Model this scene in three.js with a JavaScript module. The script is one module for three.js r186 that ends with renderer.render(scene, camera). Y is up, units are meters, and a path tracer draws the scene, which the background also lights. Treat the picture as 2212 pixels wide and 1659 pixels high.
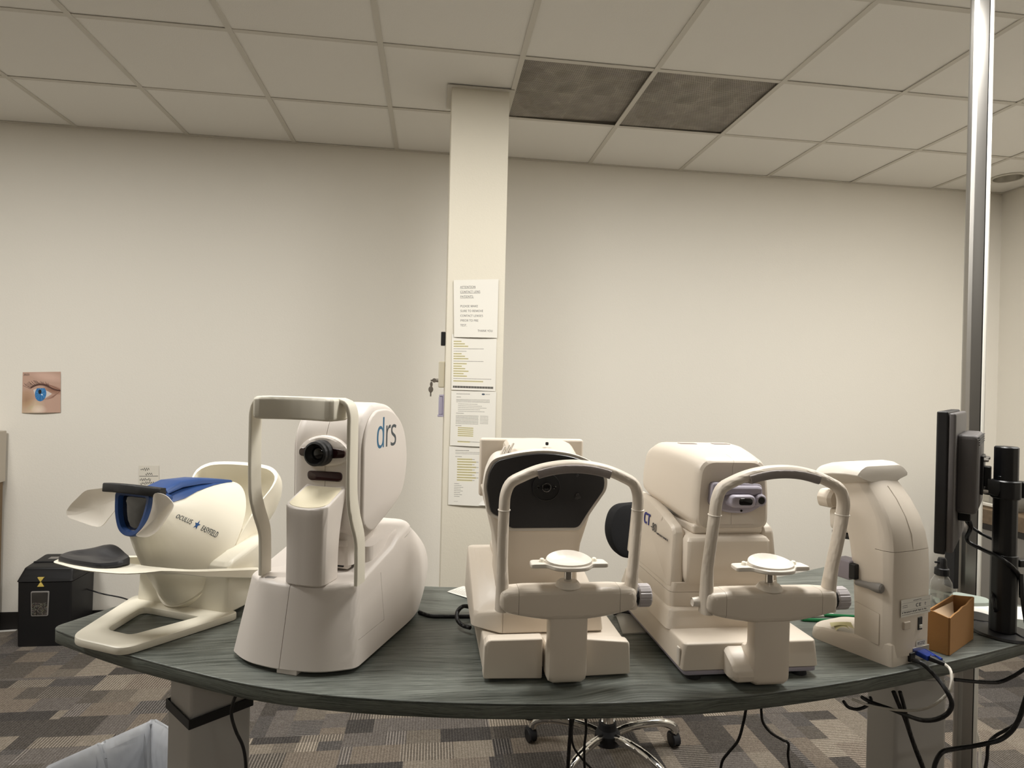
import * as THREE from 'three';
import { mergeGeometries, mergeVertices, toCreasedNormals } from 'three/addons/utils/BufferGeometryUtils.js';
import { RoundedBoxGeometry } from 'three/addons/geometries/RoundedBoxGeometry.js';
import { TextGeometry } from 'three/addons/geometries/TextGeometry.js';
import { FontLoader } from 'three/addons/loaders/FontLoader.js';
import { RectAreaLightUniformsLib } from 'three/addons/lights/RectAreaLightUniformsLib.js';
import { Brush, Evaluator, SUBTRACTION } from 'three-bvh-csg';

RectAreaLightUniformsLib.init();
const V3 = (x, y, z) => new THREE.Vector3(x, y, z);
const PI = Math.PI;

// ------------------------------------------------------------------ camera, light, exposure
const scene = new THREE.Scene();
scene.background = new THREE.Color(0x0a0a0a);
const EYE = 1.48, FOCAL = 1321.97, CX = 1106, CY = 829.5;
const camera = new THREE.PerspectiveCamera(2 * Math.atan(CY / FOCAL) * 180 / PI, 4 / 3, 0.05, 40);
camera.rotation.order = 'YXZ';
camera.position.set(0, EYE, 0);
camera.rotation.set(-0.00003, -0.128878, 0.024441);
camera.updateMatrixWorld(true);
const renderer = new THREE.WebGLRenderer({ antialias: true });
renderer.toneMapping = THREE.LinearToneMapping;
renderer.toneMappingExposure = 2.85;
renderer.shadowMap.enabled = true;
const LAMP = { colour: [1.0, 0.985, 0.955], radiance: 17 };      // square lay-in ceiling panels
const PANELS = [[-2.3886, -1.737, 1.05], [-0.5598, -1.737, 0.5], [1.269, -1.737, 0.92], [3.0978, -1.737, 0.85], [-0.5598, 1.9206, 0.2], [1.8786, 1.9206, 0.2]];  // last two: unseen fill lamps added behind the camera for the instrument fronts

// a pixel of the photograph gives a direction; the plane it is met on gives the distance
const ray = (px, py) => V3((px - CX) / FOCAL, -(py - CY) / FOCAL, -1).applyQuaternion(camera.quaternion);
const onY = (px, py, y) => { const r = ray(px, py); return r.multiplyScalar((y - EYE) / r.y).add(camera.position); };
const onZ = (px, py, z) => { const r = ray(px, py); return r.multiplyScalar(z / r.z).add(camera.position); };
const onX = (px, py, x) => { const r = ray(px, py); return r.multiplyScalar(x / r.x).add(camera.position); };

// ------------------------------------------------------------------ random numbers and noise
function rng(seed) { let s = seed >>> 0; return () => { s = (s + 0x6d2b79f5) | 0; let t = Math.imul(s ^ (s >>> 15), 1 | s); t = (t + Math.imul(t ^ (t >>> 7), 61 | t)) ^ t; return ((t ^ (t >>> 14)) >>> 0) / 4294967296; }; }
function noiseGrid(n, cells, seed) {          // tiling value noise, n x n
  const r = rng(seed), g = Array.from({ length: cells * cells }, r), out = new Float32Array(n * n);
  for (let y = 0; y < n; y++) for (let x = 0; x < n; x++) {
    const fx = x / n * cells, fy = y / n * cells, ix = Math.floor(fx), iy = Math.floor(fy);
    let u = fx - ix, v = fy - iy; u = u * u * (3 - 2 * u); v = v * v * (3 - 2 * v);
    const a = g[(iy % cells) * cells + ix % cells], b = g[(iy % cells) * cells + (ix + 1) % cells], c = g[((iy + 1) % cells) * cells + ix % cells], d = g[((iy + 1) % cells) * cells + (ix + 1) % cells];
    out[y * n + x] = (a + (b - a) * u) * (1 - v) + (c + (d - c) * u) * v;
  }
  return out;
}
function noiseRect(n, cx, cy, seed) {         // tiling value noise with different cell counts along x and y
  const r = rng(seed), g = Array.from({ length: cx * cy }, r), out = new Float32Array(n * n);
  for (let y = 0; y < n; y++) for (let x = 0; x < n; x++) {
    const fx = x / n * cx, fy = y / n * cy, ix = Math.floor(fx), iy = Math.floor(fy);
    let u = fx - ix, v = fy - iy; u = u * u * (3 - 2 * u); v = v * v * (3 - 2 * v);
    const a = g[(iy % cy) * cx + ix % cx], b = g[(iy % cy) * cx + (ix + 1) % cx], c = g[((iy + 1) % cy) * cx + ix % cx], d = g[((iy + 1) % cy) * cx + (ix + 1) % cx];
    out[y * n + x] = (a + (b - a) * u) * (1 - v) + (c + (d - c) * u) * v;
  }
  return out;
}
function dataTexture(n, f, srgb = true) {
  const d = new Uint8Array(n * n * 4);
  for (let i = 0; i < n * n; i++) { const c = f(i % n, Math.floor(i / n), i); d[4 * i] = c[0]; d[4 * i + 1] = c[1]; d[4 * i + 2] = c[2]; d[4 * i + 3] = 255; }
  const t = new THREE.DataTexture(d, n, n);
  t.wrapS = t.wrapT = THREE.RepeatWrapping; t.magFilter = THREE.LinearFilter; t.minFilter = THREE.LinearMipmapLinearFilter; t.generateMipmaps = true;
  if (srgb) t.colorSpace = THREE.SRGBColorSpace;
  t.needsUpdate = true; return t;
}
const clamp = (v, a = 0, b = 255) => Math.max(a, Math.min(b, v));
function canvasTexture(w, h, draw) {
  const c = document.createElement('canvas'); c.width = w; c.height = h;
  draw(c.getContext('2d'), w, h);
  const t = new THREE.CanvasTexture(c); t.colorSpace = THREE.SRGBColorSpace; t.anisotropy = 8; return t;
}

// ------------------------------------------------------------------ materials
const std = (o) => new THREE.MeshStandardMaterial(o);
const nA = noiseGrid(256, 64, 11), nB = noiseGrid(256, 8, 12), nC = noiseGrid(256, 128, 13);
const fineBump = dataTexture(256, (x, y, i) => { const v = clamp(128 + (nA[i] - 0.5) * 110 + (nC[i] - 0.5) * 120); return [v, v, v]; }, false);
const rep = (t, rx, ry = rx) => { const c = t.clone(); c.repeat.set(rx, ry); c.needsUpdate = true; return c; };
const plasticBump = rep(fineBump, 8), wallBump = rep(fineBump, 2.2);
const plastic = (hex, rough = 0.42, extra = {}) => std({ color: hex, roughness: rough, bumpMap: plasticBump, bumpScale: 0.00004, ...extra });
const M = {
  wall: std({ color: 0xece7dc, roughness: 0.9, bumpMap: wallBump, bumpScale: 0.0003 }),
  column: std({ color: 0xe0d9c8, roughness: 0.85, bumpMap: wallBump, bumpScale: 0.0003 }),
  baseboard: std({ color: 0x1f1c1a, roughness: 0.6 }),
  tile: std({ color: 0xeeebe4, roughness: 0.95, bumpMap: rep(fineBump, 6), bumpScale: 0.0004 }),
  tee: std({ color: 0xd2cdc2, roughness: 0.5 }),
  slab: std({ color: 0x55504a, roughness: 0.95 }),
  concrete: std({ color: 0x3d3a36, roughness: 0.95 }),
  drs: plastic(0xd6cec6, 0.45), drsRest: plastic(0xdcd6c6, 0.5), cream: plastic(0xe6dcc0, 0.45),
  beige: plastic(0xd8cdbe, 0.4), beigeLight: plastic(0xe0d8cc, 0.38), beigeDark: plastic(0xc4b8a8, 0.5),
  oculus: plastic(0xe6e0cf, 0.4), oculusIn: plastic(0xf2ecdb, 0.5),
  blue: plastic(0x24457c, 0.42), black: plastic(0x121214, 0.5), face: plastic(0x29282a, 0.36), rubber: std({ color: 0x17171a, roughness: 0.75 }),
  padBlack: plastic(0x222226, 0.4), mauve: plastic(0x8f8682, 0.55), lavender: plastic(0x9d97a2, 0.45), knob: plastic(0xb0aaaa, 0.45), greyLever: plastic(0x85817d, 0.5),
  redGlass: new THREE.MeshPhysicalMaterial({ color: 0x2a0d10, roughness: 0.12, clearcoat: 0.6 }),
  lens: new THREE.MeshPhysicalMaterial({ color: 0x08080b, roughness: 0.06, clearcoat: 1, clearcoatRoughness: 0.03 }),
  chrome: std({ color: 0xd8d6d2, roughness: 0.12, metalness: 1 }), steel: std({ color: 0xbab6b0, roughness: 0.28, metalness: 1 }),
  alu: std({ color: 0xa19e99, roughness: 0.33, metalness: 0.92 }), aluStripSheen: std({ color: 0xf3efe4, roughness: 0.35 }),  // strip: lamp reflection on the aluminium put into a near-white colour
  leg: std({ color: 0xb9b6b1, roughness: 0.5, metalness: 0.2 }), legDark: std({ color: 0x151516, roughness: 0.6 }),
  frosted: new THREE.MeshPhysicalMaterial({ color: 0xf4efe6, roughness: 0.55, transmission: 0.45, thickness: 0, ior: 1.4 }),
  cable: std({ color: 0x0e0e10, roughness: 0.5 }), cableWhite: std({ color: 0xcfc9bd, roughness: 0.5 }), cableGrey: std({ color: 0x8a8680, roughness: 0.5 }),
  vga: plastic(0x2747a8, 0.4), paper: std({ color: 0xe9e6de, roughness: 0.9, side: THREE.DoubleSide }),
  monitorBack: plastic(0x5b5756, 0.5), monitorBlack: plastic(0x141315, 0.5), standBlack: std({ color: 0x151517, roughness: 0.42 }),
  screen: new THREE.MeshPhysicalMaterial({ color: 0x050506, roughness: 0.2 }),
  greenPen: plastic(0x0e6b3c, 0.3), note: std({ color: 0xd9d3a4, roughness: 0.9, side: THREE.DoubleSide }),
  seat: std({ color: 0x141416, roughness: 0.9, bumpMap: rep(fineBump, 20), bumpScale: 0.0006 }),
  wood: std({ color: 0x7a664d, roughness: 0.6 }), hutch: std({ color: 0xbdb4a6, roughness: 0.6 }), panelGrey: std({ color: 0x84807a, roughness: 0.6 }),
  clear: new THREE.MeshPhysicalMaterial({ color: 0xe8e6e0, roughness: 0.12, transmission: 0.75, thickness: 0, ior: 1.45 }),
  bag: new THREE.MeshPhysicalMaterial({ color: 0xc2c4c8, roughness: 0.2, transmission: 0.08, bumpMap: rep(fineBump, 0.9, 0.35), bumpScale: 0.004, thickness: 0, ior: 1.3, side: THREE.DoubleSide }),
  bin: plastic(0x77787b, 0.6), sticker: std({ color: 0xe2ded4, roughness: 0.7 }), brass: std({ color: 0xa8a29a, roughness: 0.3, metalness: 1 }),
  lampGlow: std({ color: 0xffffff, emissive: new THREE.Color(1, 0.93, 0.8), emissiveIntensity: 1.4 }), reflector: std({ color: 0xdad7d0, roughness: 0.3, metalness: 0.9 }),
  lilac: plastic(0xb9b3c8, 0.5), ivory: plastic(0xded6c0, 0.5), ink: std({ color: 0x2a2a30, roughness: 0.7 }), inkBlue: std({ color: 0x2c2f7e, roughness: 0.6 }),
  drsBlue: std({ color: 0x1f5f83, roughness: 0.5 }), drsGrey: std({ color: 0x40474c, roughness: 0.5 }), starBlue: std({ color: 0x1d4f86, roughness: 0.5 }),
  mauveDark: plastic(0x3a383a, 0.3), gold: std({ color: 0xd6bd62, roughness: 0.5 }),
};

// ------------------------------------------------------------------ scene helpers
const used = new Map();
function numbered(name) { const n = used.get(name) || 0; used.set(name, n + 1); return n ? name + '_' + String(n).padStart(3, '0') : name; }
function mesh(name, geo, mat, parent) {
  const m = new THREE.Mesh(geo, mat); m.name = parent ? name : numbered(name); m.castShadow = m.receiveShadow = true;
  (parent || scene).add(m); return m;
}
function thing(name, label, category, pos = [0, 0, 0], turn = 0, group) {
  const g = new THREE.Group(); g.name = numbered(name); g.position.set(...pos); g.rotation.y = turn; g.userData = { label, category };
  if (group) g.userData.group = group;
  scene.add(g); g.updateMatrixWorld(true); return g;
}
function tag(o, label, category, group) { o.userData.label = label; o.userData.category = category; if (group) o.userData.group = group; return o; }
function struct(name, geo, mat, label, category) { const m = mesh(name, geo, mat); m.userData = { kind: 'structure', label, category }; return m; }
const lbl = (o, label) => { o.userData.label = label; return o; };

// ------------------------------------------------------------------ geometry helpers
function boxUV(g) {
  const p = g.attributes.position, n = g.attributes.normal, uv = new Float32Array(p.count * 2);
  for (let i = 0; i < p.count; i++) {
    const ax = Math.abs(n.getX(i)), ay = Math.abs(n.getY(i)), az = Math.abs(n.getZ(i));
    if (ay >= ax && ay >= az) { uv[2 * i] = p.getX(i); uv[2 * i + 1] = p.getZ(i); } else if (ax >= az) { uv[2 * i] = p.getZ(i); uv[2 * i + 1] = p.getY(i); } else { uv[2 * i] = p.getX(i); uv[2 * i + 1] = p.getY(i); }
  }
  g.setAttribute('uv', new THREE.BufferAttribute(uv, 2)); return g;
}
function finish(g, crease = 0.55) {
  for (const k of Object.keys(g.attributes)) if (k !== 'position') g.deleteAttribute(k);
  let h = g.index ? g : mergeVertices(g, 1e-5);
  h.computeVertexNormals();
  return boxUV(toCreasedNormals(h, crease));
}
function loft(rings, { capA = true, capB = true, crease = 0.55, close = true } = {}) {
  const n = rings[0].length, pos = [], idx = [];
  for (const r of rings) for (const p of r) pos.push(p[0], p[1], p[2]);
  const m = close ? n : n - 1;
  for (let k = 0; k + 1 < rings.length; k++) for (let i = 0; i < m; i++) {
    const a = k * n + i, b = k * n + (i + 1) % n, c = a + n, d = b + n;
    idx.push(a, b, d, a, d, c);
  }
  const cap = (k, flip) => {
    let c = [0, 0, 0]; for (const p of rings[k]) { c[0] += p[0] / n; c[1] += p[1] / n; c[2] += p[2] / n; }
    const ci = pos.length / 3; pos.push(...c);
    for (let i = 0; i < n; i++) { const a = k * n + i, b = k * n + (i + 1) % n; flip ? idx.push(ci, a, b) : idx.push(ci, b, a); }
  };
  if (capA && close) cap(0, false);
  if (capB && close) cap(rings.length - 1, true);
  let vol = 0;
  for (let t = 0; t < idx.length; t += 3) {
    const [a, b, c] = [idx[t] * 3, idx[t + 1] * 3, idx[t + 2] * 3];
    vol += pos[a] * (pos[b + 1] * pos[c + 2] - pos[b + 2] * pos[c + 1]) - pos[a + 1] * (pos[b] * pos[c + 2] - pos[b + 2] * pos[c]) + pos[a + 2] * (pos[b] * pos[c + 1] - pos[b + 1] * pos[c]);
  }
  if (vol < 0) for (let t = 0; t < idx.length; t += 3) { const s = idx[t + 1]; idx[t + 1] = idx[t + 2]; idx[t + 2] = s; }
  const g = new THREE.BufferGeometry();
  g.setAttribute('position', new THREE.BufferAttribute(new Float32Array(pos), 3)); g.setIndex(idx);
  return finish(g, crease);
}
function roundPoly(pts, r = 0.01, n = 5) {     // closed polygon with rounded corners; a third entry is that corner's own radius
  const out = [], N = pts.length;
  for (let i = 0; i < N; i++) {
    const P = pts[i], A = pts[(i + N - 1) % N], B = pts[(i + 1) % N], rad = Math.max(P[2] ?? r, 0.0003);
    const la = Math.hypot(A[0] - P[0], A[1] - P[1]), lb = Math.hypot(B[0] - P[0], B[1] - P[1]), t = Math.min(rad, la * 0.48, lb * 0.48);
    const s = [P[0] + (A[0] - P[0]) / la * t, P[1] + (A[1] - P[1]) / la * t], e = [P[0] + (B[0] - P[0]) / lb * t, P[1] + (B[1] - P[1]) / lb * t];
    for (let k = 0; k <= n; k++) { const u = k / n, q = 1 - u; out.push([q * q * s[0] + 2 * q * u * P[0] + u * u * e[0], q * q * s[1] + 2 * q * u * P[1] + u * u * e[1]]); }
  }
  return out;
}
function smoothPts(pts, n = 40, closed = false) {
  const c = new THREE.CatmullRomCurve3(pts.map((p) => V3(p[0], p[1], p[2] ?? 0)), closed, 'centripetal');
  return c.getSpacedPoints(n);
}
const bounds = (pts) => { const xs = pts.map((p) => p[0]), ys = pts.map((p) => p[1]); return [Math.min(...xs), Math.max(...xs), Math.min(...ys), Math.max(...ys)]; };
function insetRing(pts, d) {                   // shrink about the middle so that each side moves in by d
  const [a, b, c, e] = bounds(pts), mx = (a + b) / 2, my = (c + e) / 2, sx = Math.max(0.02, 1 - 2 * d / (b - a)), sy = Math.max(0.02, 1 - 2 * d / (e - c));
  return pts.map(([x, y]) => [mx + (x - mx) * sx, my + (y - my) * sy]);
}
// a housing with rounded lid: plan outlines (x, z) at the bottom and at the top, height of the lid as a function of place
function shell(plan0, plan1, y0, top, r = 0.01, { steps = 6, capRings = 6, crease = 0.6, bulge = 0, planFn } = {}) {
  if (planFn) { plan0 = planFn(0); plan1 = planFn(1); }
  const f = typeof top === 'function' ? top : () => top, rings = [], n = plan0.length;
  const rb = Math.min(0.004, r);
  rings.push(insetRing(plan0, rb).map(([x, z]) => [x, y0, z]));
  for (let s = 0; s <= steps; s++) {
    const t = s / steps, w = t + bulge * Math.sin(PI * t);
    const mid = planFn && planFn(t);
    rings.push(plan0.map((p, i) => { const q = plan1[i], x = mid ? mid[i][0] : p[0] + (q[0] - p[0]) * w, z = mid ? mid[i][1] : p[1] + (q[1] - p[1]) * w, h = f(q[0], q[1]) - r; return [x, y0 + rb + (h - y0 - rb) * t, z]; }));
  }
  for (let k = 1; k <= 5; k++) { const a = k / 5 * PI / 2, q = insetRing(plan1, r * (1 - Math.cos(a))); rings.push(q.map(([x, z]) => [x, f(x, z) - r + r * Math.sin(a), z])); }
  const [a, b, c, e] = bounds(insetRing(plan1, r)), inner = insetRing(plan1, r), mx = (a + b) / 2, mz = (c + e) / 2;
  for (let k = 1; k <= capRings; k++) { const s = 1 - k / (capRings + 0.3); rings.push(inner.map(([x, z]) => { const X = mx + (x - mx) * s, Z = mz + (z - mz) * s; return [X, f(X, Z), Z]; })); }
  return loft(rings, { crease });
}
// extrude a closed outline; frame says which axes the outline lies in: 'xy' (depth z), 'zy' (depth x), 'xz' (depth y)
function extrude(pts, d0, d1, bevel = 0.003, plane = 'xy', crease = 0.5) {
  const put = (u, v, w) => plane === 'xy' ? [u, v, w] : plane === 'zy' ? [w, v, u] : [u, w, v];
  if (THREE.ShapeUtils.area(pts.map((p) => new THREE.Vector2(p[0], p[1]))) < 0) pts = pts.slice().reverse();
  const rings = [], K = 4, lo = Math.min(d0, d1), hi = Math.max(d0, d1), b = Math.min(bevel, (hi - lo) / 2 * 0.98);
  for (let k = 0; k <= K; k++) { const a = k / K * PI / 2; rings.push(insetRing(pts, b * (1 - Math.sin(a))).map(([u, v]) => put(u, v, lo + b * (1 - Math.cos(a))))); }
  for (let k = K; k >= 0; k--) { const a = k / K * PI / 2; rings.push(insetRing(pts, b * (1 - Math.sin(a))).map(([u, v]) => put(u, v, hi - b * (1 - Math.cos(a))))); }
  return loftFill(rings, crease, plane);
}
// like loft, with triangulated caps for outlines that are not convex
function loftFill(rings, crease, plane) {
  const g0 = rings[0], uv = (p) => plane === 'xy' ? new THREE.Vector2(p[0], p[1]) : plane === 'zy' ? new THREE.Vector2(p[2], p[1]) : new THREE.Vector2(p[0], p[2]);
  const tri = THREE.ShapeUtils.triangulateShape(g0.map(uv), []), n = g0.length, pos = [], idx = [];
  for (const r of rings) for (const p of r) pos.push(...p);
  for (let k = 0; k + 1 < rings.length; k++) for (let i = 0; i < n; i++) { const a = k * n + i, b = k * n + (i + 1) % n; idx.push(a, b, b + n, a, b + n, a + n); }
  const L = (rings.length - 1) * n;
  for (const [a, b, c] of tri) idx.push(a, c, b, L + a, L + b, L + c);
  const g = new THREE.BufferGeometry(); g.setAttribute('position', new THREE.BufferAttribute(new Float32Array(pos), 3));
  let vol = 0;
  for (let t = 0; t < idx.length; t += 3) { const [a, b, c] = [idx[t] * 3, idx[t + 1] * 3, idx[t + 2] * 3]; vol += pos[a] * (pos[b + 1] * pos[c + 2] - pos[b + 2] * pos[c + 1]) - pos[a + 1] * (pos[b] * pos[c + 2] - pos[b + 2] * pos[c]) + pos[a + 2] * (pos[b] * pos[c + 1] - pos[b + 1] * pos[c]); }
  if (vol < 0) for (let t = 0; t < idx.length; t += 3) { const s = idx[t + 1]; idx[t + 1] = idx[t + 2]; idx[t + 2] = s; }
  g.setIndex(idx); return finish(g, crease);
}
// stack of profiles in the z-y plane, one for each x, with properly filled ends
function profileStack(xs, profile, crease = 0.6) {
  return loftFill(xs.map((x, i) => { let p = profile(i); if (THREE.ShapeUtils.area(p.map((q) => new THREE.Vector2(q[0], q[1]))) < 0) p = p.slice().reverse(); return p.map(([z, y]) => [x, y, z]); }), crease, 'zy');
}
const circle = (r, n = 16, rv = r) => Array.from({ length: n }, (_, i) => [Math.cos(i / n * 2 * PI) * r, Math.sin(i / n * 2 * PI) * rv]);
function sweep(path, profile, up = V3(0, 0, 1), { crease = 0.6, scale } = {}) {
  const P = path.map((p) => p.isVector3 ? p : V3(...p)), rings = [];
  for (let i = 0; i < P.length; i++) {
    const T = P[Math.min(i + 1, P.length - 1)].clone().sub(P[Math.max(i - 1, 0)]).normalize();
    const S = up.clone().cross(T).normalize(), N = T.clone().cross(S).normalize(), k = scale ? scale(i / (P.length - 1)) : [1, 1];
    rings.push(profile.map(([u, v]) => { const q = P[i].clone().addScaledVector(S, u * k[0]).addScaledVector(N, v * k[1]); return [q.x, q.y, q.z]; }));
  }
  return loft(rings, { crease });
}
function tube(path, r, n = 8, seg = 48) {      // round cord through points, frames carried along
  const c = new THREE.CatmullRomCurve3(path.map((p) => p.isVector3 ? p : V3(...p)), false, 'centripetal'), fr = c.computeFrenetFrames(seg, false), rings = [];
  for (let i = 0; i <= seg; i++) { const q = c.getPointAt(i / seg); rings.push(Array.from({ length: n }, (_, k) => { const a = k / n * 2 * PI; const w = q.clone().addScaledVector(fr.normals[i], Math.cos(a) * r).addScaledVector(fr.binormals[i], Math.sin(a) * r); return [w.x, w.y, w.z]; })); }
  return loft(rings, { crease: 0.9 });
}
function box(x0, x1, y0, y1, z0, z1, r = 0.003) {
  const w = x1 - x0, h = y1 - y0, d = z1 - z0, g = r > 0 ? new RoundedBoxGeometry(w, h, d, 2, Math.min(r, w / 2.01, h / 2.01, d / 2.01)) : new THREE.BoxGeometry(w, h, d);
  g.translate((x0 + x1) / 2, (y0 + y1) / 2, (z0 + z1) / 2); if (!r) return boxUV(g);
  const q = g.index ? g.toNonIndexed() : g; return boxUV(q);
}
function cyl(x, y, z, r0, r1, h, axis = 'y', n = 24, bev = 0.0015) {   // base centre, runs h along the axis
  const pr = [[0, 0], [Math.max(r0 - bev, 0.0001), 0], [r0, bev], [r1, h - bev], [Math.max(r1 - bev, 0.0001), h], [0, h]].map((p) => new THREE.Vector2(p[0], p[1]));
  const g = new THREE.LatheGeometry(pr, n); if (axis === 'x') g.rotateZ(-PI / 2); if (axis === 'z') g.rotateX(PI / 2);
  g.translate(x, y, z); return finish(g.deleteAttribute('uv') && g, 0.6);
}
const evaluator = new Evaluator(); evaluator.useGroups = false; evaluator.attributes = ['position', 'normal', 'uv'];
function cut(g, ...tools) {
  let a = new Brush(g); a.updateMatrixWorld();
  for (const t of tools) { const b = new Brush(t); b.updateMatrixWorld(); a = evaluator.evaluate(a, b, SUBTRACTION); }
  return a.geometry;
}
const moved = (g, x = 0, y = 0, z = 0) => { g.translate(x, y, z); return g; };
const font = await new FontLoader().loadAsync('fonts/droid/droid_sans_regular.typeface.json');
const fontBold = await new FontLoader().loadAsync('fonts/droid/droid_sans_bold.typeface.json');
function lettering(text, size, depth = 0.0006, f = font) { const g = new TextGeometry(text, { font: f, size, depth, curveSegments: 5, bevelEnabled: false }); g.computeBoundingBox(); return g; }
function quad(a, b, c, d, seg = 1, bend = 0, nrm) {   // sheet through four corners (tl, tr, br, bl), slightly bowed
  const pos = [], uv = [], idx = [];
  for (let j = 0; j <= seg; j++) for (let i = 0; i <= seg; i++) {
    const u = i / seg, v = j / seg, p = a.clone().lerp(b, u).lerp(d.clone().lerp(c, u), v);
    if (bend) p.addScaledVector(nrm, bend * Math.sin(PI * u) * (0.3 + 0.7 * v) + bend * 0.8 * v * v * Math.sin(2.2 * u + 0.5));
    pos.push(p.x, p.y, p.z); uv.push(u, 1 - v);
  }
  const w = seg + 1;
  for (let j = 0; j < seg; j++) for (let i = 0; i < seg; i++) { const k = j * w + i; idx.push(k, k + w, k + 1, k + 1, k + w, k + w + 1); }
  const g = new THREE.BufferGeometry(); g.setAttribute('position', new THREE.Float32BufferAttribute(pos, 3)); g.setAttribute('uv', new THREE.Float32BufferAttribute(uv, 2)); g.setIndex(idx); g.computeVertexNormals(); return g;
}

// ================================================================== THE ROOM
const XL = -4.6, XR = 3.965, ZB = -3.855, ZF = 6.5, HC = 2.906, TILE = 0.6096, GX = -2.0838, GZ = -3.2619;
struct('floor', box(XL - 0.12, XR + 0.12, -0.15, -0.006, ZB - 0.12, ZF + 0.12, 0), M.concrete, 'carpet tile floor in taupe, grey and brown woven patches', 'floor');
struct('wall_back', box(XL - 0.12, XR + 0.12, -0.006, HC + 0.4, ZB - 0.12, ZB, 0), M.wall, 'plain cream painted back wall behind the column', 'wall');
struct('wall_right', box(XR, XR + 0.12, -0.006, HC + 0.4, ZB, ZF, 0), M.wall, 'cream painted side wall meeting the back wall beyond the metal pole', 'wall');
struct('wall_left', box(XL - 0.12, XL, -0.006, HC + 0.4, ZB, ZF, 0), M.wall, 'cream painted side wall beyond the wood cabinet', 'wall');
struct('wall_front', box(XL - 0.12, XR + 0.12, -0.006, HC + 0.4, ZF, ZF + 0.12, 0), M.wall, 'cream painted wall opposite the back wall', 'wall');
struct('baseboard_back', box(XL, XR, -0.006, 0.1, ZB, ZB + 0.008, 0.002), M.baseboard, 'black vinyl baseboard along the back wall', 'baseboard');
struct('baseboard_right', box(XR - 0.008, XR, -0.006, 0.1, ZB + 0.01, ZF, 0.002), M.baseboard, 'black vinyl baseboard along the right-hand side wall', 'baseboard');

// carpet tiles: woven patches with fine ribs, a few patterns turned in half and quarter turns
{
  const floor = scene.getObjectByName('floor');
  const tones = [[66, 61, 56], [82, 76, 69], [103, 95, 85], [120, 111, 99], [75, 71, 68], [58, 54, 51], [93, 87, 82], [108, 98, 87]];
  const mats = [];
  for (let k = 0; k < 6; k++) {
    const r = rng(400 + k), N = 512, img = new Uint8Array(N * N), rows = [];
    let y = 0;
    while (y < N) { const h = Math.floor(52 + r() * 84); let x = -Math.floor(r() * 120); const c = []; while (x < N) { const w = Math.floor(70 + r() * 190); c.push([x, x + w, Math.floor(r() * tones.length), r() < 0.3]); x += w; } rows.push([y, Math.min(N, y + h), c]); y += h; }
    const pick = (x, yy) => { for (const [a, b, c] of rows) if (yy >= a && yy < b) for (const s of c) if (x >= s[0] && x < s[1]) return s; return rows[0][2][0]; };
    const t = dataTexture(N, (x, yy, i) => {
      const s = pick(x, yy), c = tones[s[2]], rib = (x % 10 < 4 ? (s[3] ? 40 : 9) : (s[3] ? -14 : -6)) + ((x * 7 + yy * 13) % 5 - 2) * 2, w = (nC[(yy % 256) * 256 + x % 256] - 0.5) * 34 + (nA[(yy % 256) * 256 + x % 256] - 0.5) * 14;
      return [clamp(c[0] + rib + w), clamp(c[1] + rib * 0.95 + w), clamp(c[2] + rib * 0.9 + w)];
    });
    const b = dataTexture(256, (x, yy, i) => { const v = clamp((x % 5 < 2 ? 150 : 60) + (nC[i] - 0.5) * 120); return [v, v, v]; }, false);
    mats.push(std({ map: t, roughness: 0.97, bumpMap: b, bumpScale: 0.0015 }));
  }
  const S = 0.61, g = new THREE.BoxGeometry(S - 0.0008, 0.006, S - 0.0008), r = rng(77);
  for (let z = ZB + S / 2 + 0.01; z < ZF; z += S) for (let x = XL + S / 2; x < XR; x += S) {
    if (z > 0.6 || x < -3.3) continue;
    const m = mesh('carpet_tile', g, mats[Math.floor(r() * mats.length)], floor); m.position.set(x, -0.003, z); m.rotation.y = PI / 2 * (r() < 0.75 ? 2 * Math.floor(r() * 2) : 1 + 2 * Math.floor(r() * 2));
  }
  const rest = mesh('carpet_beyond', mergeGeometries([box(XL, XR, -0.006, 0, 0.73, ZF, 0), box(XL, -3.38, -0.006, 0, ZB, 0.73, 0)]), std({ color: 0x5d554c, roughness: 0.97 }), floor); rest.userData.kind = 'stuff';
}

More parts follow.
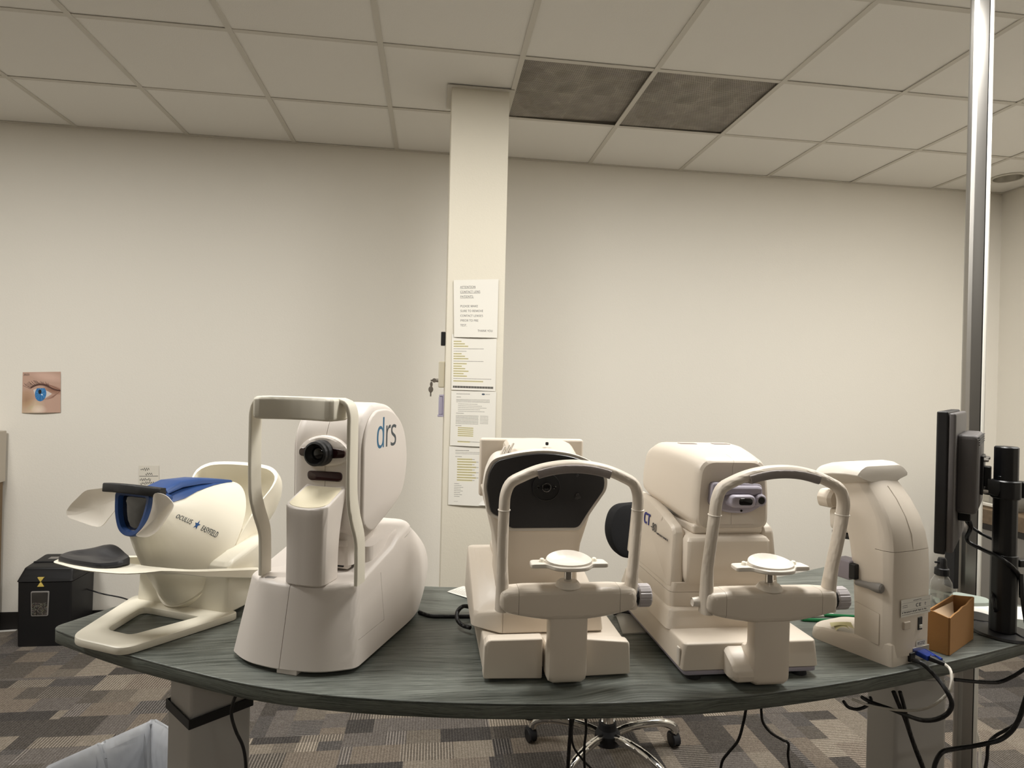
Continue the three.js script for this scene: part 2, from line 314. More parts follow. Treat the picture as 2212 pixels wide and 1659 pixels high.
// suspended ceiling: slab, tees and lay-in tiles; some tiles carry a recessed can light
const CANS = [[3.7, -3.558]];
{
  const ceiling = struct('ceiling', box(XL - 0.12, XR + 0.12, HC + 0.4, HC + 0.5, ZB - 0.12, ZF + 0.12, 0), M.slab, 'suspended ceiling of square off-white tiles in a metal grid', 'ceiling');
  const xs = [XL], zs = [ZB];
  for (let i = -10; i < 20; i++) { const x = GX + i * TILE; if (x > XL + 0.05 && x < XR - 0.05) xs.push(x); }
  for (let j = 0; j < 20; j++) { const z = GZ + j * TILE; if (z < ZF - 0.05) zs.push(z); }
  xs.push(XR); zs.push(ZF);
  const cache = new Map();
  for (let i = 0; i + 1 < xs.length; i++) for (let j = 0; j + 1 < zs.length; j++) {
    const x0 = xs[i] + 0.004, x1 = xs[i + 1] - 0.004, z0 = zs[j] + 0.004, z1 = zs[j + 1] - 0.004, mx = (x0 + x1) / 2, mz = (z0 + z1) / 2;
    if (j === 1 && mx > 0.36 && mx < 1.57) continue;          // the two grille panels lie here
    if (PANELS.some(([cx, cz]) => cx > x0 && cx < x1 && cz > z0 && cz < z1)) continue;
    const can = CANS.find(([cx, cz]) => cx > x0 && cx < x1 && cz > z0 && cz < z1);
    let g;
    if (can) {
      const s = new THREE.Shape([[x0, z0], [x1, z0], [x1, z1], [x0, z1]].map((p) => new THREE.Vector2(p[0] - mx, -(p[1] - mz)))), h = new THREE.Path(); h.absarc(can[0] - mx, -(can[1] - mz), 0.083, 0, 2 * PI, true); s.holes.push(h);
      g = new THREE.ExtrudeGeometry(s, { depth: 0.015, bevelEnabled: false, curveSegments: 32 }); g.rotateX(-PI / 2); g.computeVertexNormals(); boxUV(g);
    } else {
      const k = (x1 - x0).toFixed(4) + '/' + (z1 - z0).toFixed(4);
      if (!cache.has(k)) cache.set(k, box(-(x1 - x0) / 2, (x1 - x0) / 2, 0, 0.015, -(z1 - z0) / 2, (z1 - z0) / 2, 0.0015));
      g = cache.get(k);
    }
    const t = mesh('ceiling_tile', g, M.tile, ceiling); t.position.set(mx, HC + 0.0035 + ((i * 7 + j * 13) % 5) * 0.0004, mz);
    if (j === 2 && (i === 11 || i === 12)) { t.rotation.x = 0.004; }
  }
  for (const x of xs.slice(1, -1)) mesh('main_tee', mergeGeometries([box(x - 0.012, x + 0.012, HC, HC + 0.003, ZB, ZF, 0), box(x - 0.003, x + 0.003, HC + 0.003, HC + 0.04, ZB, ZF, 0)]), M.tee, ceiling);
  for (const z of zs.slice(1, -1)) for (let i = 0; i + 1 < xs.length; i++) mesh('cross_tee', mergeGeometries([box(xs[i] + 0.0125, xs[i + 1] - 0.0125, HC + 0.0006, HC + 0.0032, z - 0.012, z + 0.012, 0), box(xs[i] + 0.0125, xs[i + 1] - 0.0125, HC + 0.003, HC + 0.035, z - 0.003, z + 0.003, 0)]), M.tee, ceiling);
  struct('trim_1', mergeGeometries([box(XL, XR, HC - 0.001, HC + 0.003, ZB, ZB + 0.022, 0), box(XL, XR, HC, HC + 0.024, ZB, ZB + 0.003, 0)]), M.tee, 'metal wall angle where the ceiling meets the back wall', 'trim');
  struct('trim_2', mergeGeometries([box(XR - 0.022, XR, HC - 0.001, HC + 0.003, ZB + 0.022, ZF, 0)]), M.tee, 'metal wall angle where the ceiling meets the side wall by the counter', 'trim');

  // perforated return-air panels
  const holes = canvasTexture(512, 512, (c, w, h) => {
    c.fillStyle = '#b3aca0'; c.fillRect(0, 0, w, h); const r = rng(5);
    for (let k = 0; k < 260; k++) { const g = 100 + r() * 70; c.fillStyle = `rgba(${g + 6},${g},${g - 8},0.16)`; c.beginPath(); c.ellipse(r() * w, r() * h, 20 + r() * 70, 12 + r() * 40, r() * 3, 0, 2 * PI); c.fill(); }
    c.fillStyle = '#544e46'; for (let y = 0; y < 64; y++) for (let x = 0; x < 64; x++) { c.beginPath(); c.arc(x * 8 + (y % 2) * 4 + 2, y * 8 + 4, 2.3, 0, 2 * PI); c.fill(); }
  });
  holes.wrapS = holes.wrapT = THREE.RepeatWrapping; holes.repeat.set(1.7, 1.7);
  const perf = std({ map: holes, roughness: 0.7, metalness: 0.2 });
  for (const k of [4, 5]) {
    const x0 = GX + k * TILE + 0.006, x1 = x0 + TILE - 0.012, z0 = GZ + 0.006, z1 = GZ + TILE - 0.006;
    const t = thing('return_air_panel', k === 4 ? 'dark perforated return-air ceiling panel beside the column' : 'dark perforated return-air ceiling panel next to plain tiles, away from column', 'vent', [(x0 + x1) / 2, HC + 0.006, (z0 + z1) / 2], 0, 'perforated ceiling panels');
    const hx = (x1 - x0) / 2, hz = (z1 - z0) / 2, sl = k === 4 ? 0.012 : 0.004;
    mesh('perforated_sheet', loft([[[-hx, 0, -hz], [hx, 0, -hz], [hx, 0, hz], [-hx, 0, hz]], [[-hx, 0.002, -hz], [hx, 0.002, -hz], [hx, 0.002, hz], [-hx, 0.002, hz]]].map((r) => r.map(([x, y, z]) => [x, y + sl * (x + hx) / hx / 2, z]))), perf, t);
    mesh('sheet_edge', mergeGeometries([box(-hx, hx, 0.001, 0.02, hz - 0.008, hz, 0), box(-hx, hx, 0.001, 0.02, -hz, -hz + 0.008, 0), box(-hx, -hx + 0.008, 0.001, 0.02, -hz + 0.008, hz - 0.008, 0), box(hx - 0.008, hx, 0.012, 0.03, -hz + 0.008, hz - 0.008, 0)]), std({ color: 0x6b655c, roughness: 0.7 }), t);
  }
  // recessed can light in the corner, switched off
  CANS.forEach(([x, z]) => {
    const t = thing('recessed_light', 'round chrome recessed ceiling light in the corner above the counter', 'ceiling light', [x, HC, z], 0);
    mesh('trim_ring', loft([[0.082, 0.006], [0.081, -0.003], [0.09, -0.006], [0.1, -0.002], [0.1, 0.003], [0.082, 0.006]].map(([r, y]) => circle(r, 40).map(([a, b]) => [a, y, b])), { capA: false, capB: false }), M.tee, t);
    mesh('reflector', loft([[0.082, 0.0], [0.078, 0.05], [0.066, 0.1], [0.045, 0.14], [0.046, 0.142], [0.068, 0.101], [0.08, 0.05], [0.084, 0.0]].map(([r, y]) => circle(r, 40).map(([a, b]) => [a, y, b])), { capA: false, capB: false }), M.reflector, t);
    mesh('lamp', cyl(0, 0.128, 0, 0.045, 0.04, 0.02, 'y', 32), M.frosted, t);
  });
  // lit ceiling panels, outside the picture; their light falls on wall and table; the last two are added fill
  PANELS.forEach(([x, z, k], i) => {
    const where = ['over the floor between cabinet and table tip', 'over the table near the retinal camera', 'over the table near the puff tonometer', 'over the floor between metal pole and counter', 'added as fill light at the far side of the room opposite the column', 'added as fill light at the far side of the room opposite the metal pole'];
    const t = thing('ceiling_panel_light', 'square lit ceiling panel ' + where[i], 'ceiling light', [x, HC, z], 0, 'lit ceiling panels'), h = TILE / 2 - 0.006;
    mesh('panel_frame', mergeGeometries([box(-h, h, 0.001, 0.02, -h, -h + 0.02, 0), box(-h, h, 0.001, 0.02, h - 0.02, h, 0), box(-h, -h + 0.02, 0.001, 0.02, -h + 0.02, h - 0.02, 0), box(h - 0.02, h, 0.001, 0.02, -h + 0.02, h - 0.02, 0)]), M.tee, t);
    mesh('diffuser', box(-h + 0.02, h - 0.02, 0.004, 0.012, -h + 0.02, h - 0.02, 0), M.lampGlow, t);
    const L = new THREE.RectAreaLight(new THREE.Color(...LAMP.colour), LAMP.radiance * k, 2 * h - 0.04, 2 * h - 0.04); L.name = 'panel_light'; L.position.set(0, -0.004, 0); L.rotation.x = -PI / 2; t.add(L);
  });
}

// square column in front of the back wall
const COL = { x0: 0.058, x1: 0.338, z1: -2.965, z0: -3.205 };
struct('column', box(COL.x0, COL.x1, -0.006, HC + 0.02, COL.z0, COL.z1, 0.004), M.column, 'square cream painted column with papers taped to its front', 'column');
struct('trim_3', mergeGeometries([box(COL.x0 - 0.022, COL.x1 + 0.022, HC - 0.004, HC - 0.0005, COL.z1, COL.z1 + 0.022, 0), box(COL.x0 - 0.022, COL.x0, HC - 0.004, HC - 0.0005, COL.z0, COL.z1, 0), box(COL.x1, COL.x1 + 0.022, HC - 0.004, HC - 0.0005, COL.z0, COL.z1, 0)]), M.tee, 'metal angle around the column at the ceiling', 'trim');
struct('baseboard_column', mergeGeometries([box(COL.x0 - 0.006, COL.x1 + 0.006, -0.006, 0.1, COL.z1, COL.z1 + 0.006, 0), box(COL.x0 - 0.006, COL.x0, -0.006, 0.1, COL.z0, COL.z1, 0), box(COL.x1, COL.x1 + 0.006, -0.006, 0.1, COL.z0, COL.z1, 0)]), M.baseboard, 'black vinyl baseboard around the foot of the column', 'baseboard');

// ================================================================== THE TABLE
const TT = 0.83;                                   // table top height
{
  const N = 1024, n1 = noiseRect(N, 8, 300, 31), n2 = noiseRect(N, 4, 24, 32), n3 = noiseRect(N, 40, 512, 33), n4 = noiseRect(N, 5, 5, 34);
  const grain = dataTexture(N, (x, y) => {
    const yy = (y + Math.floor((n4[y * N + x] - 0.5) * 44) + N) % N, i = yy * N + x, v = (n1[i] - 0.5) * 34 + (n3[i] - 0.5) * 22 + (n2[i] - 0.5) * 24 - (n1[i] < 0.22 ? 10 : 0);
    return [clamp(94 + v), clamp(98 + v), clamp(92 + v * 0.97)];
  });
  const grainTop = rep(grain, 1.1), lam = std({ map: grainTop, roughness: 0.42, bumpMap: grainTop, bumpScale: 0.00008 });
  const edgeMat = std({ map: rep(grain, 2.4), color: 0xf0f1ec, roughness: 0.5 });
  const t = thing('instrument_table', 'long curved grey-green wood-grain table with grey lift columns', 'table', [0.46, 0, -1.62]);
  const O = [0.46, -1.62];
  const front = [[-0.934, -1.684], [-0.879, -1.645], [-0.706, -1.533], [-0.528, -1.434], [-0.358, -1.351], [-0.158, -1.287], [0.077, -1.244], [0.264, -1.225], [0.458, -1.218], [0.664, -1.224], [0.899, -1.256], [1.183, -1.319], [1.566, -1.428], [1.72, -1.488], [1.9, -1.575]];
  const fs = smoothPts(front.map(([x, z]) => [x, 0, z]), 70).map((p) => [p.x, p.z, 0.001]);
  fs[0][2] = 0.03; fs[70][2] = 0.03;
  const back = [[1.93, -1.62, 0.04], [1.72, -1.76, 0.02], [1.5, -2.12, 0.05], [1.204, -1.99, 0.06], [0.9, -1.93, 0.05], [0.5, -1.91, 0.05], [0.045, -1.955, 0.05], [-0.35, -2.03, 0.05], [-0.69, -2.12, 0.06], [-0.85, -1.87, 0.02], [-0.945, -1.708, 0.03]];
  const outline = [...fs, ...back].map(([x, z, r]) => [x - O[0], z - O[1], r]);
  const ring = roundPoly(outline, 0.02, 3);
  mesh('table_top', extrude(ring, TT - 0.005, TT, 0.0024, 'xz'), lam, t);
  mesh('edge_band', extrude(insetRing(ring, 0.0004), TT - 0.033, TT - 0.005, 0.002, 'xz'), edgeMat, t);
  // lift columns
  const legAt = (x, z, turn, r) => {
    const g = new THREE.Group(); g.name = 'lift_column'; g.position.set(x - O[0], 0, z - O[1]); g.rotation.y = turn; t.add(g);
    mesh('outer_sleeve', extrude(roundPoly([[-0.078, -0.072], [0.078, -0.072], [0.078, 0.072], [-0.078, 0.072]], 0.012), 0.06, 0.625, 0.001, 'xz'), M.leg, g);
    mesh('inner_sleeve', extrude(roundPoly([[-0.075, -0.069], [0.075, -0.069], [0.075, 0.069], [-0.075, 0.069]], 0.012), 0.625, TT - 0.038, 0.001, 'xz'), M.leg, g);
    mesh('top_plate', box(-0.07, 0.07, TT - 0.039, TT - 0.033, -0.06, 0.06, 0.001), M.legDark, g);
    mesh('foot', extrude(roundPoly([[-0.09, -0.1], [0.09, -0.1], [0.09, 0.32], [-0.09, 0.32]], 0.03), 0.0, 0.06, 0.01, 'xz'), M.legDark, g);
    if (r) lbl(mesh('cord_strap', mergeGeometries([box(-0.081, 0.081, 0.61, 0.634, 0.0722, 0.076, 0.001), box(-0.081, 0.081, 0.61, 0.634, -0.076, -0.0722, 0.001), box(-0.0815, -0.0782, 0.61, 0.634, -0.0755, 0.0755, 0.001), box(0.0782, 0.0815, 0.61, 0.634, -0.0755, 0.0755, 0.001)]), M.cable, g), 'black strap round the lift column');
  };
  legAt(-0.562, -1.7, 0.72, true);
  legAt(1.475, -1.72, -0.1, false);
  mesh('frame_rail', box(-0.95, 0.92, TT - 0.06, TT - 0.034, -0.16, -0.11, 0.003), M.legDark, t);
}
// a rectangle-like board lying on the far end of the table
{
  const a = [[2061, 1277], [2134, 1291], [2141, 1302], [2030, 1303]].map(([x, y]) => onY(x, y, TT + 0.012)), c = a[0].clone().add(a[2]).multiplyScalar(0.5);
  const m = mesh('laminate_board', extrude(roundPoly([[a[0].x - c.x, a[0].z - c.z, 0.02], [a[1].x - c.x, a[1].z - c.z, 0.02], [a[2].x - c.x, a[2].z - c.z, 0.02], [a[3].x - c.x, a[3].z - c.z, 0.02]], 0.02), 0, 0.012, 0.002, 'xz'), plastic(0x9aa39a, 0.45));
  m.position.set(c.x, TT, c.z); tag(m, 'small grey-green board lying at the far end of the table behind the cardboard box', 'board');
}

// ================================================================== DEVICE: retinal camera with chin post
{
  const t = thing('retinal_camera', 'white retinal camera with side-panel drs letters, chin post and forehead frame', 'eye camera', [-0.31, TT, -1.39], -0.37);
  const sm = (a, b, x) => { const u = Math.max(0, Math.min(1, (x - a) / (b - a))); return u * u * (3 - 2 * u); };
  const plan = (u) => { const half = 0.16 - 0.02 * u, zf = -0.032 * u, zb = -0.53 - 0.11 * Math.sin(PI * Math.min(1, u * 0.9 + 0.08)) + 0.03 * u, B = -0.012; return roundPoly([[-half, zf - 0.055, 0.016], [-half * 0.6, zf - 0.014, 0.05], [0, zf, 0.06], [half * 0.6, zf - 0.014, 0.05], [half, zf - 0.055, 0.016], [half * 1.03, zb + 0.17, 0.14], [half * 0.8, zb + 0.045, 0.07], [half * 0.3, zb, 0.06], [-half * 0.3, zb, 0.06], [-half * 0.8, zb + 0.045, 0.07], [-half * 1.03, zb + 0.17, 0.14]], 0.03, 6).map(([x, z]) => [x + B, z]); };
  const yTop = (x, z) => 0.188 + 0.06 * sm(-0.19, -0.33, z) - 0.03 * sm(-0.47, -0.56, z);
  let base = shell(null, null, 0.008, yTop, 0.014, { steps: 12, capRings: 16, planFn: plan });
  base = cut(base, box(-0.0127, -0.0113, -0.1, 0.5, -0.2, 0.1, 0), box(0.122, 0.2, 0.065, 0.0662, -0.2, -0.075, 0), box(0.122, 0.2, 0.066, 0.18, -0.2008, -0.1997, 0), box(-0.2, 0.2, 0.229, 0.2302, -0.9, -0.35, 0));
  mesh('base', base, M.drs, t);
  mesh('front_foot', box(-0.02, 0.03, 0, 0.012, -0.03, -0.006, 0.002), M.drs, t);
  for (const [x, z] of [[-0.11, -0.46], [0.11, -0.46]]) mesh('rubber_foot', cyl(x, 0, z, 0.014, 0.014, 0.012), M.rubber, t);
  lbl(mesh('top_label', box(-0.092, -0.068, 0.1875, 0.1884, -0.07, -0.058, 0), M.greyLever, t), 'small grey label');
  const up = { add(m) { m.position.x += 0.016; m.position.y += 0.004; t.add(m); } };      // everything above the base sits a little to one side
  // slide recess on top of the base
  mesh('slide_tray', loft([roundPoly([[-0.095, -0.19], [0.095, -0.19], [0.095, -0.37], [-0.095, -0.37]], 0.02).map(([x, z]) => [x, 0.2, z]), roundPoly([[-0.09, -0.195], [0.09, -0.195], [0.085, -0.36], [-0.085, -0.36]], 0.02).map(([x, z]) => [x, 0.237 + (-z - 0.2) * 0.08, z]), roundPoly([[-0.075, -0.21], [0.075, -0.21], [0.07, -0.345], [-0.07, -0.345]], 0.02).map(([x, z]) => [x, 0.238 + (-z - 0.2) * 0.08, z])]), M.drs, up);
  mesh('slide_slot', box(-0.05, 0.05, 0.19, 0.2, -0.175, -0.155, 0.002), M.drs, up);
  lbl(mesh('slot_latch', box(0.02, 0.04, 0.195, 0.203, -0.156, -0.152, 0.001), M.rubber, up), 'dark latch');
  // head: rounded body between two side panels
  const prof = (k) => roundPoly([[-0.13, 0.29, 0.02], [-0.125, 0.52, 0.05], [-0.175, 0.588, 0.05], [-0.29, 0.592, 0.07], [-0.385, 0.535, 0.08], [-0.415, 0.43, 0.1], [-0.385, 0.335, 0.06], [-0.31, 0.3, 0.05], [-0.18, 0.255, 0.03]], 0.03, 6).map(([z, y]) => { const mz = -0.265, my = 0.43; return [mz + (z - mz) * k, my + (y - my) * k]; });
  const hr = [];
  for (const [x, k] of [[-0.088, 0.86], [-0.086, 0.93], [-0.078, 0.985], [-0.062, 1.0], [0.0, 1.0], [0.062, 1.0], [0.078, 0.985], [0.086, 0.93], [0.088, 0.86]]) hr.push(prof(k).map(([z, y]) => [x, y, z]));
  let head = loft(hr, { crease: 0.7 });
  head = cut(head, box(-0.0006, 0.0006, 0.2, 0.57, -0.17, -0.05, 0));
  mesh('head', head, M.drs, up);
  for (const s of [-1, 1]) {
    const pn = mesh('side_panel', extrude(prof(0.9), s * 0.084, s * 0.094, 0.006, 'zy'), M.drs, up);
    if (s > 0) {
      let u = 0;
      for (const [ch, mat] of [['d', M.drsBlue], ['r', M.drsGrey], ['s', M.drsGrey]]) { const g = lettering(ch, 0.066); g.scale(0.98, 1.1, 1); const w = g.boundingBox.max.x; g.rotateY(PI / 2); g.translate(0.0936, 0.478, -0.2 - u); u += w + (ch === 'r' ? -0.002 : 0.004); mesh('letter', boxUV(g), mat, pn); }
    }
  }
  // face: oval boss with lens and red windows
  const face = lbl(mesh('lens_boss', (() => { const R = []; for (const [k, dz] of [[1.0, -0.012], [1.0, 0.006], [0.96, 0.012], [0.86, 0.015], [0.4, 0.017]]) R.push(circle(0.068 * k, 40, 0.036 * k).map(([x, y]) => [x, y + 0.473 + 0.004 * Math.cos(x * 30), -0.128 + dz])); return loft(R); })(), M.drs, up), 'raised oval surround');
  mesh('red_window', extrude(roundPoly([[-0.06, 0.464, 0.008], [-0.02, 0.46], [0.02, 0.46], [0.06, 0.464, 0.008], [0.06, 0.481, 0.008], [0.02, 0.486], [-0.02, 0.486], [-0.06, 0.481, 0.008]], 0.006), -0.12, -0.1095, 0.001), M.redGlass, face);
  mesh('lens_barrel', loft([[0.03, -0.118], [0.031, -0.105], [0.03, -0.095], [0.0265, -0.092], [0.029, -0.088], [0.0285, -0.08], [0.024, -0.0775], [0.021, -0.086], [0.014, -0.094]].map(([r, z]) => circle(r, 36).map(([x, y]) => [x, y + 0.473, z]))), M.black, face);
  mesh('front_lens', moved(new THREE.SphereGeometry(0.0165, 24, 12, 0, 2 * PI, 0, PI / 2).rotateX(PI / 2).scale(1, 1, 0.35), 0, 0.473, -0.0945), M.lens, face);
  lbl(mesh('lower_window', extrude(roundPoly([[-0.045, 0.404, 0.012], [0.045, 0.404, 0.012], [0.047, 0.427, 0.012], [-0.047, 0.427, 0.012]], 0.012), -0.14, -0.1245, 0.002), M.redGlass, up), 'dark red window');
  // neck
  mesh('neck', loft([[0.2, 0.06], [0.245, 0.055], [0.275, 0.06], [0.3, 0.07]].map(([y, w]) => roundPoly([[-w, -0.15], [w, -0.15], [w, -0.29], [-w, -0.29]], 0.02).map(([x, z]) => [x, y, z]))), M.drs, up);
  mesh('neck_collar', box(-0.05, 0.05, 0.245, 0.262, -0.16, -0.145, 0.003), M.drs, up);
  // forehead frame: two flat kinked straps and the rest
  for (const s of [-1, 1]) {
    const path = smoothPts([[s * 0.122, 0.187, -0.078], [s * 0.122, 0.25, -0.076], [s * 0.122, 0.29, -0.072], [s * 0.122, 0.34, -0.05], [s * 0.122, 0.38, -0.036], [s * 0.122, 0.42, -0.032], [s * 0.122, 0.54, -0.03], [s * 0.121, 0.572, -0.03], [s * 0.112, 0.594, -0.03], [s * 0.092, 0.602, -0.03]], 50);
    mesh('strap', sweep(path, roundPoly([[-0.0045, -0.019], [0.0045, -0.019], [0.0045, 0.019], [-0.0045, 0.019]], 0.003, 3), V3(0, 0, 1), { scale: (u) => [1, u > 0.84 ? 1 : 1] }), M.drsRest, up);
  }
  mesh('forehead_rest', extrude(roundPoly([[-0.1, -0.058, 0.012], [0.1, -0.058, 0.012], [0.1, 0.012, 0.012], [0.085, 0.018, 0.01], [0.045, 0.002, 0.02], [0, -0.004, 0.03], [-0.045, 0.002, 0.02], [-0.085, 0.018, 0.01], [-0.1, 0.012, 0.012]], 0.01, 6), 0.556, 0.606, 0.009, 'xz'), M.drsRest, up);
  // chin post
  const post = (u) => { const bk = -0.076 - 0.036 * u ** 3, w = 0.05 + 0.004 * u ** 2; return roundPoly([[-w, -0.004, 0.024], [-w * 0.4, 0.003, 0.03], [w * 0.4, 0.003, 0.03], [w, -0.004, 0.024], [w * 0.98, bk, 0.016], [-w * 0.98, bk, 0.016]], 0.02, 6).map(([x, z]) => [x + 0.004, z - 0.036]); };
  const lift = (z) => 0.042 * Math.max(0, Math.min(1, (-0.036 - z) / 0.11)) ** 1.25;
  mesh('chin_post', shell(null, null, 0.182, (x, z) => 0.362 + lift(z) - 0.006 * (1 - ((x - 0.004) / 0.054) ** 2), 0.005, { steps: 12, capRings: 10, planFn: post }), M.drs, up);
  const cup = post(1).map(([x, z]) => [x, z > -0.1 ? z : z + 0.018]);
  lbl(mesh('chin_cup', loft([[0.005, -0.004], [0.006, 0.001], [0.009, 0.0022], [0.02, 0.0018], [0.035, 0.001]].map(([d, y]) => insetRing(cup, d).map(([x, z]) => [x, 0.362 + lift(z) - 0.006 * (1 - ((x - 0.004) / 0.054) ** 2) + y, z]))), M.cream, up), 'cream chin cup');
}

// ================================================================== shared chin rest frame of the two beige instruments
function chinFrame(t, xc, zc, lean) {
  const Y = 0;
  // J-shaped stem and crossbar
  mesh('stem', profileStack([-0.043, -0.04, -0.03, 0.03, 0.04, 0.043].map((x) => xc + x), (i) => { const d = [0.01, 0.004, 0, 0, 0.004, 0.01][i]; return roundPoly([[0.016 + d, 0.17], [0.016 + d, 0.085 - d], [-0.045, 0.08 - d], [-0.045, 0.02 + d], [0.01, 0.006 + d], [0.056 - d, 0.008 + d, 0.045], [0.056 - d, 0.17]], 0.02, 5).map(([z, y]) => [zc - 0.03 + z, y]); }), M.beige, t);
  const bar = roundPoly([[-0.148, 0.212, 0.01], [-0.1, 0.216], [-0.04, 0.216], [0.04, 0.216], [0.1, 0.216], [0.148, 0.212, 0.01], [0.152, 0.17, 0.02], [0.11, 0.158, 0.03], [0.045, 0.147, 0.03], [-0.045, 0.147, 0.03], [-0.11, 0.158, 0.03], [-0.152, 0.17, 0.02]], 0.01, 4).map(([x, y]) => [x + xc, y]);
  let cb = extrude(bar, zc - 0.024, zc + 0.03, 0.012, 'xy');
  cb = cut(cb, box(xc - 0.1107, xc - 0.11, 0.1, 0.3, zc - 0.1, zc + 0.1, 0), box(xc + 0.11, xc + 0.1107, 0.1, 0.3, zc - 0.1, zc + 0.1, 0));
  mesh('crossbar', cb, M.beige, t);
  // one hoop: post, arch, post
  const right = [[0.142, 0.165, 0], [0.143, 0.21, 0.002], [0.145, 0.26, 0.008], [0.146, 0.32, lean * 0.55], [0.146, 0.385, lean * 0.9], [0.144, 0.418, lean], [0.134, 0.441, lean], [0.11, 0.455, lean], [0.075, 0.469, lean], [0.035, 0.4775, lean], [0, 0.48, lean]];
  const full = [...right.map(([x, y, z]) => [-x, y, z]), ...right.slice(0, -1).reverse()].map(([x, y, z]) => V3(x + xc, y, z + zc));
  mesh('hoop', sweep(smoothPts(full.map((p) => [p.x, p.y, p.z]), 110), circle(0.0118, 16, 0.0155), V3(0, 0, 1), { scale: (u) => { const e = Math.min(u, 1 - u); const k = e < 0.12 ? 1 + 0.35 * (1 - e / 0.12) : 1; return [k, k]; } }), M.beige, t);
  for (const s of [-1, 1]) mesh('joint_ring', moved(loft([[0.0128, 0], [0.0136, 0.0006], [0.0136, 0.0016], [0.0128, 0.0022]].map(([r, y]) => circle(r, 20, r * 1.3).map(([a, b]) => [a, y, b]))), xc + s * 0.146, 0.383, zc + lean * 0.9), M.beigeLight, t);
  // forehead pad follows the arch
  const arc = []; for (let k = 0; k <= 24; k++) { const x = -0.078 + 0.156 * k / 24; arc.push(V3(xc + x, 0.4795 - 0.0125 * (x / 0.078) ** 2 - 0.0055, zc + lean + 0.0095)); }
  lbl(mesh('forehead_pad', sweep(arc, roundPoly([[-0.0098, -0.009], [0.0098, -0.009], [0.009, 0.0095], [-0.009, 0.0095]], 0.004, 4), V3(0, 0, 1)), M.mauve, t), 'grey-mauve forehead pad');
  // chin tray on a chrome post
  const tray = new THREE.Group(); tray.name = 'chin_tray'; t.add(tray);
  const ty = 0.258, tz = zc + 0.005;
  mesh('tray_wings', extrude(roundPoly([[-0.086, 0.018, 0.008], [-0.05, 0.018], [-0.035, 0.042, 0.02], [0, 0.05, 0.03], [0.035, 0.042, 0.02], [0.05, 0.018], [0.086, 0.018, 0.008], [0.083, -0.018, 0.008], [0.05, -0.02], [0.035, -0.034, 0.02], [0, -0.04, 0.03], [-0.035, -0.034, 0.02], [-0.05, -0.02], [-0.083, -0.018, 0.008]], 0.006, 5).map(([x, z]) => [x + xc, z + tz]), ty, ty + 0.009, 0.003, 'xz'), M.beigeLight, tray);
  mesh('chin_dish', loft([[1, 0.006], [1.02, 0.012], [1.0, 0.016], [0.94, 0.015], [0.8, 0.0105], [0.5, 0.0085], [0.2, 0.008]].map(([k, y]) => circle(0.05 * k, 36, 0.037 * k).map(([x, z]) => [x + xc, ty + y + 0.011 * (k > 0.7 ? 1 : k) * Math.max(0, -z / 0.04) ** 1.5 - 0.004 * Math.max(0, z / 0.04), z + tz + 0.004]))), M.beigeLight, tray);
  for (const s of [-1, 1]) mesh('paper_pin', cyl(xc + s * 0.058, ty + 0.008, tz - 0.004, 0.006, 0.005, 0.008, 'y', 16), M.oculusIn, tray);
  lbl(mesh('tray_post', cyl(xc, 0.205, tz, 0.0088, 0.0088, 0.055, 'y', 20), M.chrome, tray), 'chrome post');
  mesh('post_collar', cyl(xc, 0.212, tz, 0.029, 0.024, 0.014, 'y', 28, 0.003), M.beigeLight, t);
  // ribbed height knob at the side
  const kn = circle(0.025, 60).map(([a, b], i) => { const k = i % 5 === 0 ? 0.94 : 1; return [a * k, b * k]; });
  lbl(mesh('height_knob', loft([[0.0, 0.9], [0.003, 1], [0.026, 1], [0.029, 0.92]].map(([x, k]) => kn.map(([a, b]) => [xc + 0.158 + x, 0.188 + a * k, zc - 0.004 + b * k]))), M.knob, t), 'grey ribbed knob');
  mesh('knob_gasket', cyl(xc + 0.146, 0.188, zc - 0.004, 0.022, 0.022, 0.014, 'x'), M.black, t);
}

